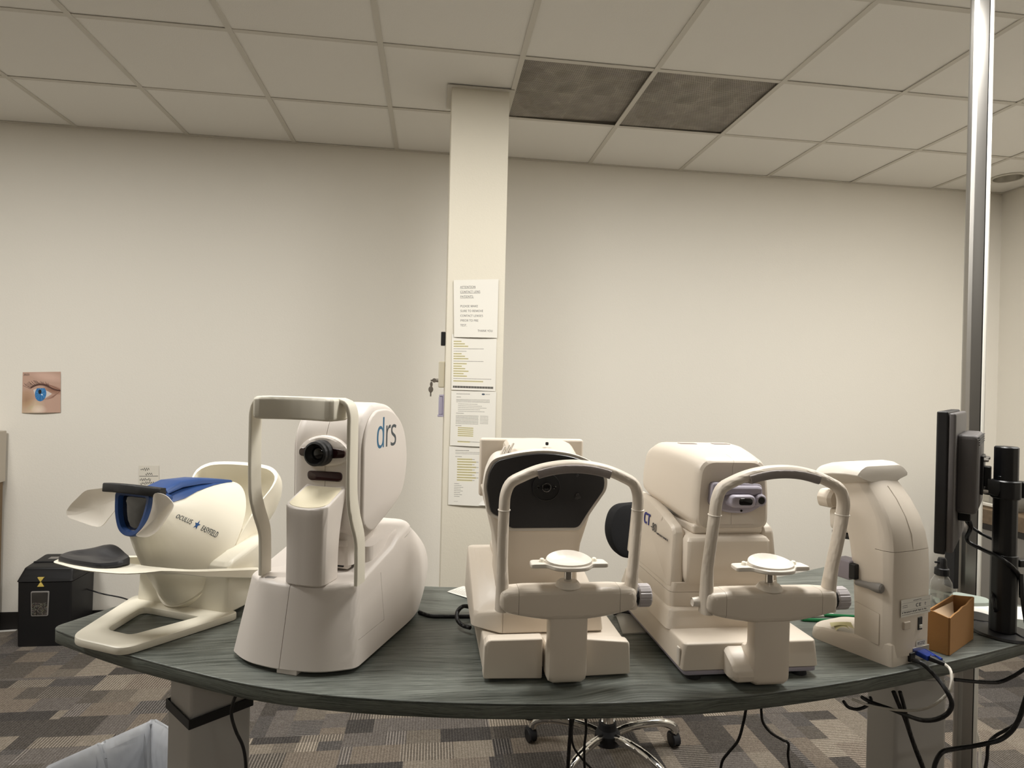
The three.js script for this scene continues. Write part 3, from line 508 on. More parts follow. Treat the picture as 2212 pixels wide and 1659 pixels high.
// ================================================================== DEVICE: autorefractor with black face
{
  const t = thing('autorefractor', 'beige autorefractor with black face panel, chin rest and screen behind', 'eye tester', [0.29, TT, -1.335], 0);
  // base
  mesh('base', shell(roundPoly([[-0.165, -0.012], [0.165, -0.012], [0.168, -0.36], [-0.168, -0.36]], 0.012), roundPoly([[-0.163, -0.014], [0.16, -0.014], [0.163, -0.35], [-0.163, -0.35]], 0.012), 0.012, 0.072, 0.006), M.beige, t);
  mesh('front_cover', extrude(roundPoly([[-0.166, 0.008, 0.006], [-0.036, 0.004, 0.004], [-0.036, 0.092, 0.004], [-0.155, 0.092, 0.006], [-0.165, 0.082, 0.008]], 0.006, 4), -0.02, 0.012, 0.003), M.beige, t);
  mesh('front_cover', extrude(roundPoly([[0.045, 0.003, 0.004], [0.166, 0.005, 0.006], [0.163, 0.078, 0.008], [0.05, 0.088, 0.006]], 0.006, 4), -0.02, 0.008, 0.004), M.beige, t);
  mesh('underside', box(-0.15, 0.15, 0.004, 0.02, -0.35, -0.01, 0.003), M.rubber, t);
  for (const [x, z] of [[-0.13, -0.02], [0.13, -0.02], [-0.13, -0.32], [0.13, -0.32]]) mesh('rubber_foot', cyl(x, 0, z, 0.014, 0.014, 0.012), M.rubber, t);
  // travelling body on the base: wedge front, taller behind
  const bp = (u) => { const k = 1 - 0.03 * u; return roundPoly([[-0.122, -0.062, 0.006], [0.12, -0.062, 0.006], [0.126, -0.1, 0.01], [0.128, -0.41, 0.02], [-0.186, -0.41, 0.02], [-0.186, -0.11, 0.012]], 0.01, 5).map(([x, z]) => [-0.029 + (x + 0.029) * k, z - (z > -0.2 ? 0.004 * u : 0)]); };
  const ss = (a0, b0, x) => { const u = Math.max(0, Math.min(1, (x - a0) / (b0 - a0))); return u * u * (3 - 2 * u); };
  let bodyG = shell(null, null, 0.074, (x, z) => 0.128 + 0.062 * ss(-0.09, -0.24, z) - 0.026 * ss(-0.115, -0.185, x) * ss(-0.26, -0.1, z), 0.006, { steps: 6, capRings: 12, planFn: bp });
  bodyG = cut(bodyG, box(-0.117, -0.1163, 0.05, 0.3, -0.2, 0, 0));
  mesh('travel_body', bodyG, M.beige, t);
  // neck flaring up into the head
  mesh('neck', loft([[0.15, 0.108, -0.145, -0.3], [0.2, 0.105, -0.14, -0.3], [0.26, 0.11, -0.13, -0.3], [0.31, 0.122, -0.12, -0.31], [0.345, 0.132, -0.118, -0.32], [0.38, 0.14, -0.12, -0.32]].map(([y, w, zf, zb]) => roundPoly([[-w - 0.018, zf, 0.02], [w - 0.028, zf, 0.02], [w - 0.028, zb, 0.04], [-w - 0.018, zb, 0.04]], 0.02, 5).map(([x, z]) => [x, y, z])), { crease: 0.6 }), M.beige, t);
  mesh('neck_seam_cover', box(-0.021, -0.0195, 0.2, 0.308, -0.1425, -0.1395, 0), M.beigeDark, t);
  // head shell around the black face
  const outline = [[-0.157, 0.403, 0.01], [-0.152, 0.44, 0.03], [-0.137, 0.466, 0.02], [-0.08, 0.48, 0.05], [-0.015, 0.487, 0.05], [0.06, 0.477, 0.05], [0.122, 0.446, 0.02], [0.131, 0.42, 0.012], [0.129, 0.398, 0.01], [0.09, 0.342, 0.01], [0.068, 0.306, 0.012], [-0.1, 0.306, 0.012], [-0.118, 0.331, 0.01], [-0.146, 0.343, 0.012]];
  const rp = roundPoly(outline, 0.01, 5), mx = -0.013, my = 0.4, sc = (k, q = k) => rp.map(([x, y]) => [mx + (x - mx) * k, my + (y - my) * q]);
  mesh('head', loft([[1.03, 1.04, -0.116], [1.055, 1.075, -0.114], [1.065, 1.09, -0.12], [1.06, 1.09, -0.14], [1.02, 1.07, -0.19], [0.95, 1.05, -0.26], [0.85, 0.95, -0.33], [0.8, 0.9, -0.34]].map(([k, q, z]) => sc(k, q).map(([x, y]) => [x, y, z])), { crease: 0.7 }), M.beigeLight, t);
  const face = lbl(mesh('face_panel', loft([[1, 1, -0.125], [1, 1, -0.1125], [0.99, 0.985, -0.111], [0.6, 0.6, -0.114]].map(([k, q, z]) => sc(k, q).map(([x, y]) => [x, y, z])), { crease: 0.5 }), M.face, t), 'matt black face panel');
  const lensC = [-0.014, 0.405];
  mesh('lens_ring', loft([[0.034, -0.116], [0.034, -0.1085], [0.0325, -0.1075], [0.032, -0.1095], [0.01, -0.11]].map(([r, z]) => circle(r, 40).map(([x, y]) => [x + lensC[0], y + lensC[1], z])), { crease: 0.4 }), M.black, face);
  mesh('lens', loft([[0.011, -0.112], [0.0115, -0.104], [0.0095, -0.103], [0.008, -0.106], [0.003, -0.1065]].map(([r, z]) => circle(r, 24).map(([x, y]) => [x + lensC[0], y + lensC[1], z])), { crease: 0.4 }), M.lens, face);
  for (const s of [-1, 1]) mesh('sensor', cyl(lensC[0] + s * 0.02, lensC[1] - 0.0005, -0.112, 0.0045, 0.004, 0.006, 'z', 16), M.lens, face);
  for (const [x, y, r] of [[0.064, 0.386, 0.0045], [0.062, 0.379, 0.0045], [0.068, 0.381, 0.004], [0.062, 0.433, 0.004]]) mesh('sensor', cyl(x, y, -0.115, r, r, 0.0055, 'z', 14), M.mauveDark, face);
  // hood on top, with louvres
  const hood = mesh('hood', loft([[-0.13, 0.96, 0], [-0.14, 1, 0.013], [-0.2, 1, 0.03], [-0.27, 0.96, 0.032], [-0.33, 0.9, 0.02], [-0.345, 0.85, 0.0]].map(([z, k, h]) => { const r = []; for (let i = 0; i <= 24; i++) { const x = (-0.102 + 0.17 * i / 24); r.push([mx - 0.01 + (x + 0.017) * k + 0.005, 0.476 + h - 0.2 * (x + 0.017) ** 2 * 4 - (i === 0 || i === 24 ? 0.006 : 0), z]); } for (let i = 24; i >= 0; i--) { const x = (-0.102 + 0.17 * i / 24); r.push([mx - 0.01 + (x + 0.017) * k + 0.005, 0.44, z]); } return r; }), { crease: 0.6 }), M.beige, t);
  for (let k = 0; k < 3; k++) { const v = mesh('louvre', box(-0.0022, 0.0022, -0.013, 0.013, -0.004, 0.012, 0.0018), M.beigeLight, hood); v.position.set(-0.117 + k * 0.0105, 0.484 + k * 0.0045, -0.155); v.rotation.set(-0.2, 0.1, -0.45); }
  lbl(mesh('screw_cap', cyl(-0.005, 0.5, -0.16, 0.004, 0.004, 0.008, 'y', 14), M.rubber, hood), 'dark screw cap');
  // operator screen at the back
  const sg = box(-0.155, 0.14, 0.335, 0.497, -0.392, -0.365, 0.008); mesh('operator_screen', sg, M.beige, t);
  mesh('screen_arm', box(-0.06, 0.05, 0.38, 0.44, -0.368, -0.33, 0.005), M.beige, t);
  mesh('rear_seat', box(-0.12, 0.09, 0.19, 0.21, -0.38, -0.16, 0.005), M.beige, t);
  chinFrame(t, 0.012, 0.028, 0.028);
}

// ================================================================== DEVICE: non-contact tonometer CT-80
{
  const t = thing('noncontact_tonometer', 'beige tonometer marked CT-80 with grey nose unit and chin rest', 'eye tester', [0.725, TT, -1.285], 0);
  mesh('base', shell(roundPoly([[-0.163, -0.006], [0.163, -0.006], [0.165, -0.44], [-0.165, -0.44]], 0.01), roundPoly([[-0.158, -0.01], [0.158, -0.01], [0.158, -0.43], [-0.158, -0.43]], 0.01), 0.022, 0.084, 0.006), M.beige, t);
  lbl(mesh('base_plate', extrude(roundPoly([[-0.158, -0.006], [0.158, -0.006], [0.16, -0.43], [-0.16, -0.43]], 0.012), 0.014, 0.023, 0.002, 'xz'), M.lavender, t), 'lavender-grey base plate');
  for (const [x, z] of [[-0.128, -0.03], [0.128, -0.03], [-0.128, -0.39], [0.128, -0.39]]) mesh('rubber_foot', cyl(x, 0, z, 0.018, 0.016, 0.015, 'y', 20), M.rubber, t);
  mesh('side_latch', box(-0.1655, -0.1615, 0.03, 0.07, -0.034, -0.02, 0.0018), M.beigeLight, t);
  // stage: skirt, lower body, side walls, front block
  const sk = (x0, x1, zf, zb, r) => roundPoly([[x0, zf, r], [x1, zf, r], [x1, zb, r], [x0, zb, r]], r, 5);
  mesh('skirt', shell(sk(-0.165, 0.14, -0.09, -0.46, 0.02), sk(-0.158, 0.133, -0.1, -0.45, 0.02), 0.078, 0.128, 0.012), M.beige, t);
  const low = loft([[0.12, 1], [0.16, 1], [0.18, 0.985], [0.185, 0.975]].map(([y, k]) => sk(-0.152 * k, 0.128 * k, -0.112, -0.44, 0.02).map(([x, z]) => [x, y, z])), { crease: 0.6 });
  mesh('lower_body', cut(low, box(-0.3, 0.3, 0.162, 0.1629, -0.6, 0.1, 0)), M.beige, t);
  for (const s of [-1, 1]) {
    const prof = roundPoly([[-0.116, 0.175, 0.003], [-0.13, 0.312, 0.02], [-0.2, 0.33, 0.03], [-0.3, 0.35, 0.03], [-0.43, 0.352, 0.03], [-0.44, 0.175, 0.005]], 0.02, 6), R = [];
    for (const [k, d] of [[0, 0.012], [0.1, 0.004], [0.3, 0], [0.75, 0], [0.92, 0.004], [1, 0.012]]) R.push(prof.map(([z, y]) => [(s < 0 ? -0.152 : 0.092) + 0.036 * k + (y > 0.25 ? (s < 0 ? 0.008 : -0.006) : 0), y > 0.22 ? y - d : y, z - (z > -0.2 ? d : -d * 0.4)]));
    const w = mesh('side_wall', loft(R, { crease: 0.6 }), M.beige, t);
    if (s < 0) {
      const put = (g, dy, dz) => { g.rotateY(-PI / 2); g.rotateZ(-0.06); g.translate(-0.1478, 0.284 + dy, -0.318 + dz); return boxUV(g); };
      mesh('letters', put(lettering('CT', 0.03, 0.0007, fontBold), 0, 0), M.inkBlue, w);
      mesh('letters', put(lettering('-80', 0.02, 0.0007), -0.006, 0.056), M.ink, w);
      mesh('small_print', put(lettering('COMPUTERIZED TONOMETER', 0.0042, 0.0005), -0.008, 0.098), M.ink, w);
    }
  }
  mesh('front_block', loft([[0.176, 0.092, -0.125], [0.18, 0.1, -0.112], [0.198, 0.106, -0.1], [0.22, 0.107, -0.096], [0.286, 0.105, -0.097], [0.294, 0.1, -0.102], [0.299, 0.09, -0.12]].map(([y, w, z]) => roundPoly([[-w - 0.012, z, 0.01], [w - 0.012, z, 0.01], [w - 0.012, -0.35, 0.01], [-w - 0.012, -0.35, 0.01]], 0.01, 4).map(([x, zz]) => [x, y, zz])), { crease: 0.6 }), M.beige, t);
  mesh('turntable', box(-0.095, 0.085, 0.298, 0.322, -0.4, -0.12, 0.008), M.beige, t);
  // head widening to the rear
  const sec = (z, hw, y0, y1, r, xc = 0.004) => roundPoly([[-hw, y0, r], [hw, y0, r], [hw * 1.0, (y0 + y1) / 2, 0.05], [hw * 0.9, y1, r * 1.3], [-hw * 0.9, y1, r * 1.3], [-hw * 1.0, (y0 + y1) / 2, 0.05]], r, 6).map(([x, y]) => [x + xc, y, z]);
  let head = loft([sec(-0.125, 0.075, 0.322, 0.462, 0.02), sec(-0.118, 0.085, 0.314, 0.472, 0.025), sec(-0.122, 0.092, 0.311, 0.478, 0.026), sec(-0.14, 0.099, 0.31, 0.484, 0.028), sec(-0.2, 0.11, 0.318, 0.494, 0.03), sec(-0.27, 0.126, 0.336, 0.5, 0.03), sec(-0.34, 0.136, 0.348, 0.5, 0.03), sec(-0.375, 0.135, 0.355, 0.485, 0.03), sec(-0.385, 0.122, 0.37, 0.47, 0.03)], { crease: 0.7 });
  head = cut(head, box(0.0045, 0.0052, 0.2, 0.6, -0.16, -0.05, 0));
  mesh('head', head, M.beige, t);
  for (const x of [-0.06, 0.035]) lbl(mesh('top_label', box(x, x + 0.045, 0.4995, 0.5012, -0.31, -0.285, 0), M.mauve, t), 'grey label on the lid');
  // nose unit
  const nose = new THREE.Group(); nose.name = 'nose_unit'; nose.position.set(0.012, 0.392, -0.118); nose.userData.label = 'lavender-grey nose unit with two dark openings'; t.add(nose);
  mesh('nose_plate', extrude(roundPoly([[-0.07, -0.022, 0.012], [-0.03, -0.04, 0.03], [0.03, -0.042, 0.03], [0.066, -0.02, 0.012], [0.062, 0.03, 0.012], [-0.066, 0.034, 0.012]], 0.012, 5), -0.02, 0.012, 0.006), M.lavender, nose);
  mesh('nose_bar', extrude(roundPoly([[-0.062, 0.004], [0.056, 0.004], [0.056, 0.027], [-0.062, 0.027]], 0.011, 5), 0.0, 0.026, 0.008), M.lavender, nose);
  mesh('nose_barrel', extrude(roundPoly([[-0.034, -0.022], [0.03, -0.022], [0.03, 0.008], [-0.034, 0.008]], 0.014, 6), 0.0, 0.042, 0.008), M.lavender, nose);
  lbl(mesh('opening', extrude(roundPoly([[-0.014, -0.015], [0.02, -0.015], [0.02, 0.001], [-0.014, 0.001]], 0.007, 5), 0.03, 0.0424, 0.0005), M.lens, nose), 'dark opening');
  mesh('side_boss', cyl(0.048, -0.006, 0.0, 0.018, 0.015, 0.032, 'z', 24, 0.004), M.lavender, nose);
  lbl(mesh('opening', cyl(0.048, -0.006, 0.02, 0.0085, 0.0085, 0.0125, 'z', 20, 0.0004), M.lens, nose), 'dark opening');
  lbl(mesh('pin_hole', cyl(0.008, -0.034, 0.0, 0.003, 0.003, 0.0128, 'z', 12, 0.0003), M.lens, nose), 'dark pin hole');
  chinFrame(t, 0.018, 0.022, 0.042);
  mesh('stem_foot', profileStack([-0.066, -0.062, -0.055, -0.02], (i) => { const d = [0.008, 0.003, 0, 0][i]; return roundPoly([[-0.02, 0.08 - d], [-0.05, 0.08 - d], [-0.05, 0.02 + d], [0.01, 0.01 + d], [0.044 - d, 0.016 + d, 0.03], [0.044 - d, 0.045, 0.02], [0.02, 0.062 - d, 0.02]], 0.01, 5); }), M.beige, t);
  mesh('hinge_cap', cyl(-0.138, 0.185, 0.015, 0.011, 0.009, -0.014, 'x', 20), M.beigeLight, t);
}

// ================================================================== DEVICE: visual field analyser (egg-shaped bowl, blue eyepiece, scoop behind)
{
  const t = thing('visual_field_analyzer', 'off-white egg-shaped perimeter with blue eyepiece on an open foot', 'eye tester', [-0.76, TT, -1.576], -0.42);
  const xc = -0.008;
  // open foot: a rounded frame
  const fo = roundPoly([[-0.082, 0.022, 0.04], [0.088, 0.03, 0.03], [0.172, -0.24, 0.02], [-0.186, -0.25, 0.03]], 0.03, 6), fi = roundPoly([[-0.052, -0.034, 0.03], [0.042, -0.028, 0.02], [0.108, -0.185, 0.015], [-0.1, -0.19, 0.03]], 0.02, 6);
  const sh = new THREE.Shape(fo.map((p) => new THREE.Vector2(p[0], -p[1]))); sh.holes.push(new THREE.Path(fi.map((p) => new THREE.Vector2(p[0], -p[1])).reverse()));
  const fg = new THREE.ExtrudeGeometry(sh, { depth: 0.012, bevelEnabled: true, bevelThickness: 0.004, bevelSize: 0.005, bevelSegments: 3, curveSegments: 6 }); fg.rotateX(-PI / 2); fg.translate(0, 0.004, 0);
  mesh('foot_frame', finish(fg, 0.5), M.oculus, t);
  mesh('pedestal', shell(roundPoly([[-0.162, -0.222, 0.02], [0.155, -0.222, 0.02], [0.15, -0.43, 0.05], [-0.157, -0.43, 0.05]], 0.02, 5), roundPoly([[-0.158, -0.228, 0.02], [0.152, -0.228, 0.02], [0.145, -0.43, 0.05], [-0.152, -0.43, 0.05]], 0.02, 5), 0.016, (x, z) => 0.14 + 0.05 * Math.max(0, Math.min(1, (-0.22 - z) / 0.1)), 0.012), M.oculus, t);
  // the bowl narrows from a large tilted rim to the eyepiece
  const tb = V3(0, 0.81, -0.586), nb = V3(0, 0.586, 0.81), P0 = V3(xc, 0.03, -0.2), ux = V3(1, 0, 0);
  const R1 = P0.clone().addScaledVector(tb, 0.184), R0 = V3(xc - 0.006, 0.305, -0.112);
  const bowlPt = (s, a, off = 0) => { const k = Math.pow(s, 0.72), rx = 0.044 + 0.07 * k + off, ry = 0.05 + 0.138 * k + off, e = s > 0.985 ? 0.97 : 1; return R0.clone().lerp(R1, s).addScaledVector(ux, Math.sin(a) * rx * e).addScaledVector(tb, Math.cos(a) * ry * e); };
  const rings = []; for (const s of [0, 0.05, 0.12, 0.22, 0.34, 0.46, 0.58, 0.7, 0.82, 0.92, 0.98, 1]) rings.push(Array.from({ length: 64 }, (_, i) => { const p = bowlPt(s, i / 64 * 2 * PI); return [p.x, p.y, p.z]; }));
  const bowl = mesh('bowl', loft(rings, { crease: 0.5 }), M.oculus, t);
  // lettering wrapped on the bowl's side
  const wrapPt = (u, v, d) => { const s = 0.07 + u * 2.5 + v * 0.6, a = 1.58 + u * 0.1 - v / 0.13; return bowlPt(Math.min(0.97, Math.max(0.02, s)), a, 0.0003 + d); };
  const wrap = (g) => { const p = g.attributes.position; for (let i = 0; i < p.count; i++) { const q = wrapPt(p.getX(i), p.getY(i), p.getZ(i)); p.setXYZ(i, q.x, q.y, q.z); } g.computeVertexNormals(); return boxUV(g); };
  const word = (text, size, u0, v0) => { const g = lettering(text, size, 0.0006); g.translate(u0, v0, 0); mesh('letters', wrap(g), M.drsGrey, bowl); };
  word('OCULUS', 0.0145, 0.04, 0); word('EASYFIELD', 0.0135, 0.168, -0.002);
  { const star = []; for (let k = 0; k < 10; k++) { const a = k / 10 * 2 * PI, r = k % 2 ? 0.0045 : 0.0115; star.push([Math.sin(a) * r, Math.cos(a) * r]); }
    const g = new THREE.ExtrudeGeometry(new THREE.Shape(star.map((p) => new THREE.Vector2(...p))), { depth: 0.0006, bevelEnabled: false }); g.scale(1.2, 1.2, 1); g.translate(0.142, 0.006, 0); mesh('star_emblem', wrap(g), M.starBlue, bowl); }
  // scoop behind the bowl, open up and forward: an egg-shaped rim and a hollow shell
  const half = [[-0.004, 0.02], [0.02, 0.06], [0.06, 0.095], [0.12, 0.118], [0.2, 0.118], [0.26, 0.124], [0.32, 0.136], [0.37, 0.152], [0.405, 0.15], [0.428, 0.12], [0.438, 0.06]];
  const rimPts = smoothPts([...half.map(([b0, w]) => [w, b0, 0]), ...half.slice().reverse().map(([b0, w]) => [-w, b0, 0])], 80, true).slice(0, 80);
  const cup = (k) => { const R = []; for (let j = 0; j <= 12; j++) { const psi = j / 12 * PI / 2 * 0.95, c = Math.cos(psi) * k; R.push(rimPts.map((p) => { const q = P0.clone().add(V3(-0.004, 0, 0)).addScaledVector(ux, p.x * c).addScaledVector(tb, 0.21 + (p.y - 0.21) * c).addScaledVector(nb, -Math.sin(psi) * 0.15 * k); return [q.x, q.y, q.z]; })); } return R; };
  mesh('scoop', loft([...cup(1).reverse(), ...cup(0.955)], { crease: 0.5 }), M.oculusIn, t);
  // blue spine on top, tapering to the back, with its skirt over the bowl
  const spine = (s, w, h) => { const c = bowlPt(s, 0, -0.004); return roundPoly([[-w, 0, 0.002], [w, 0, 0.002], [w * 0.85, h, w * 0.4], [-w * 0.85, h, w * 0.4]], 0.004, 4).map(([x, y]) => [c.x + x, c.y + y, c.z]); };
  lbl(mesh('spine', loft([spine(0.0, 0.046, 0.012), spine(0.15, 0.044, 0.016), spine(0.4, 0.036, 0.016), spine(0.7, 0.026, 0.012), spine(0.93, 0.015, 0.009), spine(0.99, 0.005, 0.005)]), M.blue, t), 'tapering blue spine');
  lbl(mesh('spine_skirt', loft([0.0, 0.1, 0.2, 0.35, 0.6, 0.93].map((s, k) => { const w = [1.25, 1.1, 0.95, 0.66, 0.38, 0.12][k], r = []; for (let i = -8; i <= 8; i++) { const p = bowlPt(s, w * i / 8, 0.003); r.push([p.x, p.y, p.z]); } for (let i = 8; i >= -8; i--) { const p = bowlPt(s, w * i / 8, -0.006); r.push([p.x, p.y, p.z]); } return r; })), M.blue, t), 'blue skirt under the spine');
  // eyepiece
  const ey = new THREE.Group(); ey.name = 'eyepiece'; ey.position.set(xc - 0.012, 0.3, -0.1); ey.rotation.set(-0.12, -0.05, 0); ey.userData.label = 'blue eyepiece'; t.add(ey);
  const oval = (k) => roundPoly([[-0.062, 0.05, 0.012], [0.062, 0.05, 0.012], [0.056, 0.0, 0.03], [0.034, -0.06, 0.035], [-0.028, -0.06, 0.035], [-0.054, -0.01, 0.03]], 0.02, 7).map(([a, b0]) => [a * k, b0 * k]);
  mesh('eye_housing', loft([[0.86, -0.05], [0.96, -0.034], [1.02, 0.0], [1.0, 0.022], [0.95, 0.026], [0.8, 0.024], [0.77, 0.01], [0.3, 0.008]].map(([k, z]) => oval(k).map(([x, y]) => [x, y, z])), { crease: 0.6 }), M.blue, ey);
  mesh('eye_glass', loft([[0.76, 0.008], [0.76, 0.0115], [0.5, 0.0145], [0.2, 0.016]].map(([k, z]) => oval(k).map(([x, y]) => [x, y, z])), { crease: 0.8 }), M.lens, ey);
  const brow = []; for (let k = 0; k <= 20; k++) { const x = -0.096 + 0.192 * k / 20; brow.push(V3(x - 0.004, 0.058 - 0.3 * x * x, 0.03 - 1.3 * x * x)); }
  mesh('brow_bar', sweep(brow, roundPoly([[-0.0115, -0.011], [0.0115, -0.011], [0.0115, 0.011], [-0.0115, 0.011]], 0.004, 4), V3(0, 0, 1)), M.black, ey);
  // translucent occluder shells, folded out
  const flap = (pts, d) => { const q = roundPoly(pts, 0.015, 5), m = q.reduce((s, p) => [s[0] + p[0] / q.length, s[1] + p[1] / q.length], [0, 0]), at = (k, o) => q.map(([x, y]) => { const X = m[0] + (x - m[0]) * k, Y = m[1] + (y - m[1]) * k; return [X, Y, d(X, Y, k) + o]; }), R = []; for (const k of [0.25, 0.5, 0.75, 0.92, 1]) R.push(at(k, -0.0011)); for (const k of [1, 0.92, 0.75, 0.5, 0.25]) R.push(at(k, 0.0011)); return loft(R, { crease: 0.5 }); };
  lbl(mesh('occluder', flap([[-0.04, 0.046], [-0.095, 0.056], [-0.195, 0.04], [-0.243, -0.002], [-0.257, -0.022], [-0.246, -0.036], [-0.15, -0.05], [-0.118, -0.05], [-0.064, 0.014]], (x, y, k) => 0.004 - 0.016 * (1 - k * k)), M.frosted, ey), 'frosted occluder flap folded out');
  lbl(mesh('occluder', flap([[0.084, 0.058], [0.112, 0.052], [0.13, 0.03], [0.127, 0.016], [0.104, -0.036], [0.084, -0.054], [0.056, -0.05], [0.068, -0.036], [0.08, -0.012], [0.086, 0.022]], (x, y, k) => 0.044 - (x - 0.07) * 0.5 - 0.008 * (1 - k * k)), M.frosted, ey), 'frosted occluder flap folded out');
  mesh('flap_hinge', box(0.068, 0.086, 0.042, 0.058, 0.0, 0.03, 0.003), M.black, ey);
  // chin plate with pad, on arms that run back and down to the pedestal
  const plate = roundPoly([[-0.165, 0.012, 0.015], [-0.04, 0.035, 0.05], [0.09, 0.02, 0.05], [0.168, -0.07, 0.06], [0.18, -0.33, 0.02], [0.152, -0.33, 0.01], [0.138, -0.1, 0.03], [0.05, -0.06, 0.03], [-0.08, -0.085, 0.04], [-0.15, -0.12, 0.03], [-0.16, -0.33, 0.01], [-0.186, -0.33, 0.01], [-0.185, -0.04, 0.03]], 0.02, 5);
  const topY = (z) => 0.187 - 0.074 * Math.max(0, Math.min(1, (-z - 0.03) / 0.28)), thick = (z) => 0.004 + 0.022 * Math.max(0, Math.min(1, (-z - 0.02) / 0.2));
  const pr = [[0.003, 1, 0], [0, 1, 0.002], [0, 0, -0.001], [0.003, 0, 0]].map(([d, low, dy]) => insetRing(plate, d).map(([x, z]) => [x, topY(z) - (low ? thick(z) : 0) + dy, z]));
  mesh('chin_arm', loftFill(pr, 0.5, 'xz'), M.oculus, t);
  const padO = roundPoly([[-0.168, 0.0, 0.02], [-0.1, 0.014, 0.04], [-0.01, 0.014, 0.04], [0.022, -0.018, 0.02], [0.005, -0.06, 0.02], [-0.06, -0.085, 0.05], [-0.14, -0.085, 0.04], [-0.178, -0.045, 0.02]], 0.02, 6), padR = [];
  for (const [k, y] of [[0.0, 0], [0.0, 0.006], [0.003, 0.011], [0.012, 0.012], [0.025, 0.009], [0.035, 0.006]]) padR.push(insetRing(padO, k).map(([x, z]) => [x, (y < 0.005 ? topY(z) : 0.187) + y + (y > 0.005 ? 0.024 * Math.max(0, (0.0 - z) / 0.08) * (0.35 + 0.3 * Math.cos((x + 0.085) * 40)) : 0), z]));
  mesh('chin_pad', loft(padR, { crease: 0.6 }), M.padBlack, t);
}

// ================================================================== DEVICE: puff tonometer seen from behind
{
  const t = thing('puff_tonometer', 'beige curved-back tonometer with rating label, switches and blue plug at its back', 'eye tester', [1.088, TT, -1.321], 0.3);
  // foot plate and tower: sections stacked up, leaning forward (towards -z) near the top
  mesh('foot', loft([[0, 0, 0], [0.004, 0, 0.003], [0.02, 0.002, 0.003], [0.026, 0.006, 0.0]].map(([y, d]) => roundPoly([[0.004 + d, 0.004 - d, 0.01], [0.15 - d, 0.0 - d, 0.01], [0.172 - d, -0.2 + d, 0.05], [0.13, -0.225 + d, 0.04], [0.03, -0.225 + d, 0.04], [-0.022 + d, -0.2 + d, 0.05]], 0.02, 6).map(([x, z]) => [x, y + (y > 0.01 ? 0.03 * Math.max(0, Math.min(1, (z + 0.2) / 0.1)) : 0), z])), { crease: 0.6 }), M.beige, t);
  const S = [[0.02, 0.002, 0.15, 0.002, -0.1], [0.1, 0.001, 0.151, 0.002, -0.1], [0.2, 0.0, 0.152, 0.002, -0.105], [0.27, -0.002, 0.148, 0.001, -0.115], [0.31, -0.004, 0.143, -0.004, -0.125], [0.35, -0.006, 0.137, -0.016, -0.133], [0.39, -0.008, 0.13, -0.036, -0.142], [0.42, -0.009, 0.124, -0.057, -0.15], [0.445, -0.01, 0.118, -0.075, -0.155]];
  const tower = loft(S.map(([y, x0, x1, zb, zf]) => roundPoly([[x0, zb - 0.02, 0.008], [x0 + 0.012, zb, 0.006], [(x0 + x1) / 2, zb + 0.004, 0.02], [x1 - 0.006, zb, 0.008], [x1, zb - 0.02, 0.008], [x1, zf, 0.02], [x0, zf, 0.02]], 0.008, 4).map(([x, z]) => [x, y, z])), { crease: 0.55 });
  mesh('tower', cut(tower, box(-0.1, 0.3, 0.271, 0.2722, -0.04, 0.1, 0)), M.beige, t);
  mesh('back_ridge', sweep([0.275, 0.31, 0.35, 0.39, 0.42].map((y, i) => V3([0.075, 0.074, 0.069, 0.064, 0.06][i], y, [0.0035, 0.0, -0.0125, -0.032, -0.053][i])), roundPoly([[-0.003, -0.001], [0.003, -0.001], [0.0015, 0.0008], [-0.0015, 0.0008]], 0.0006, 2), V3(0, 0, 1)), M.beige, t);
  // head with sloping hood
  mesh('head', loft([[-0.062, 0.43, 0.458, 0.014], [-0.066, 0.427, 0.468, 0.008], [-0.09, 0.424, 0.474, -0.004], [-0.12, 0.42, 0.474, -0.01], [-0.15, 0.415, 0.468, -0.01], [-0.178, 0.408, 0.458, -0.006], [-0.184, 0.41, 0.448, 0.0]].map(([z, y0, y1, e]) => roundPoly([[-0.004 + e, y0, 0.004], [0.122 - e, y0, 0.004], [0.165 - e, (y0 + y1) / 2 - 0.002, 0.006], [0.148 - e, y1 - 0.008, 0.006], [0.13 - e, y1, 0.008], [-0.012 + e, y1, 0.008], [-0.03 + e, y1 - 0.008, 0.006], [-0.046 + e, (y0 + y1) / 2 - 0.002, 0.006]], 0.005, 3).map(([x, y]) => [x, y, z])), { crease: 0.5 }), M.beigeLight, t);
  mesh('brow_rest', loft([[-0.165, 0.9], [-0.172, 1], [-0.2, 1], [-0.207, 0.9]].map(([z, k]) => roundPoly([[0.0, 0.345], [0.15, 0.345], [0.16, 0.37], [0.145, 0.392], [0.005, 0.392], [-0.01, 0.37]], 0.01, 4).map(([x, y]) => [0.075 + (x - 0.075) * k, 0.37 + (y - 0.37) * k, z])), { crease: 0.6 }), M.beige, t);
  mesh('nose_module', loft([[-0.12, 1], [-0.17, 1], [-0.182, 0.94], [-0.188, 0.8]].map(([z, k]) => roundPoly([[0.02, 0.285], [0.13, 0.285], [0.135, 0.345], [0.015, 0.345]], 0.015, 5).map(([x, y]) => [0.075 + (x - 0.075) * k, 0.315 + (y - 0.315) * k, z])), { crease: 0.6 }), M.beigeLight, t);
  lbl(mesh('air_nozzle', cyl(0.04, 0.275, -0.165, 0.011, 0.008, 0.03, 'z', 20), M.black, t), 'black nozzle');
  lbl(mesh('nozzle_knob', box(0.022, 0.04, 0.262, 0.286, -0.178, -0.158, 0.003), M.black, t), 'black knob');
  lbl(mesh('joystick_block', box(-0.012, 0.03, 0.178, 0.226, -0.142, -0.098, 0.004), M.lavender, t), 'grey joystick block');
  lbl(mesh('joystick_block', box(-0.014, 0.02, 0.184, 0.222, -0.1, -0.082, 0.003), M.black, t), 'black joystick seal');
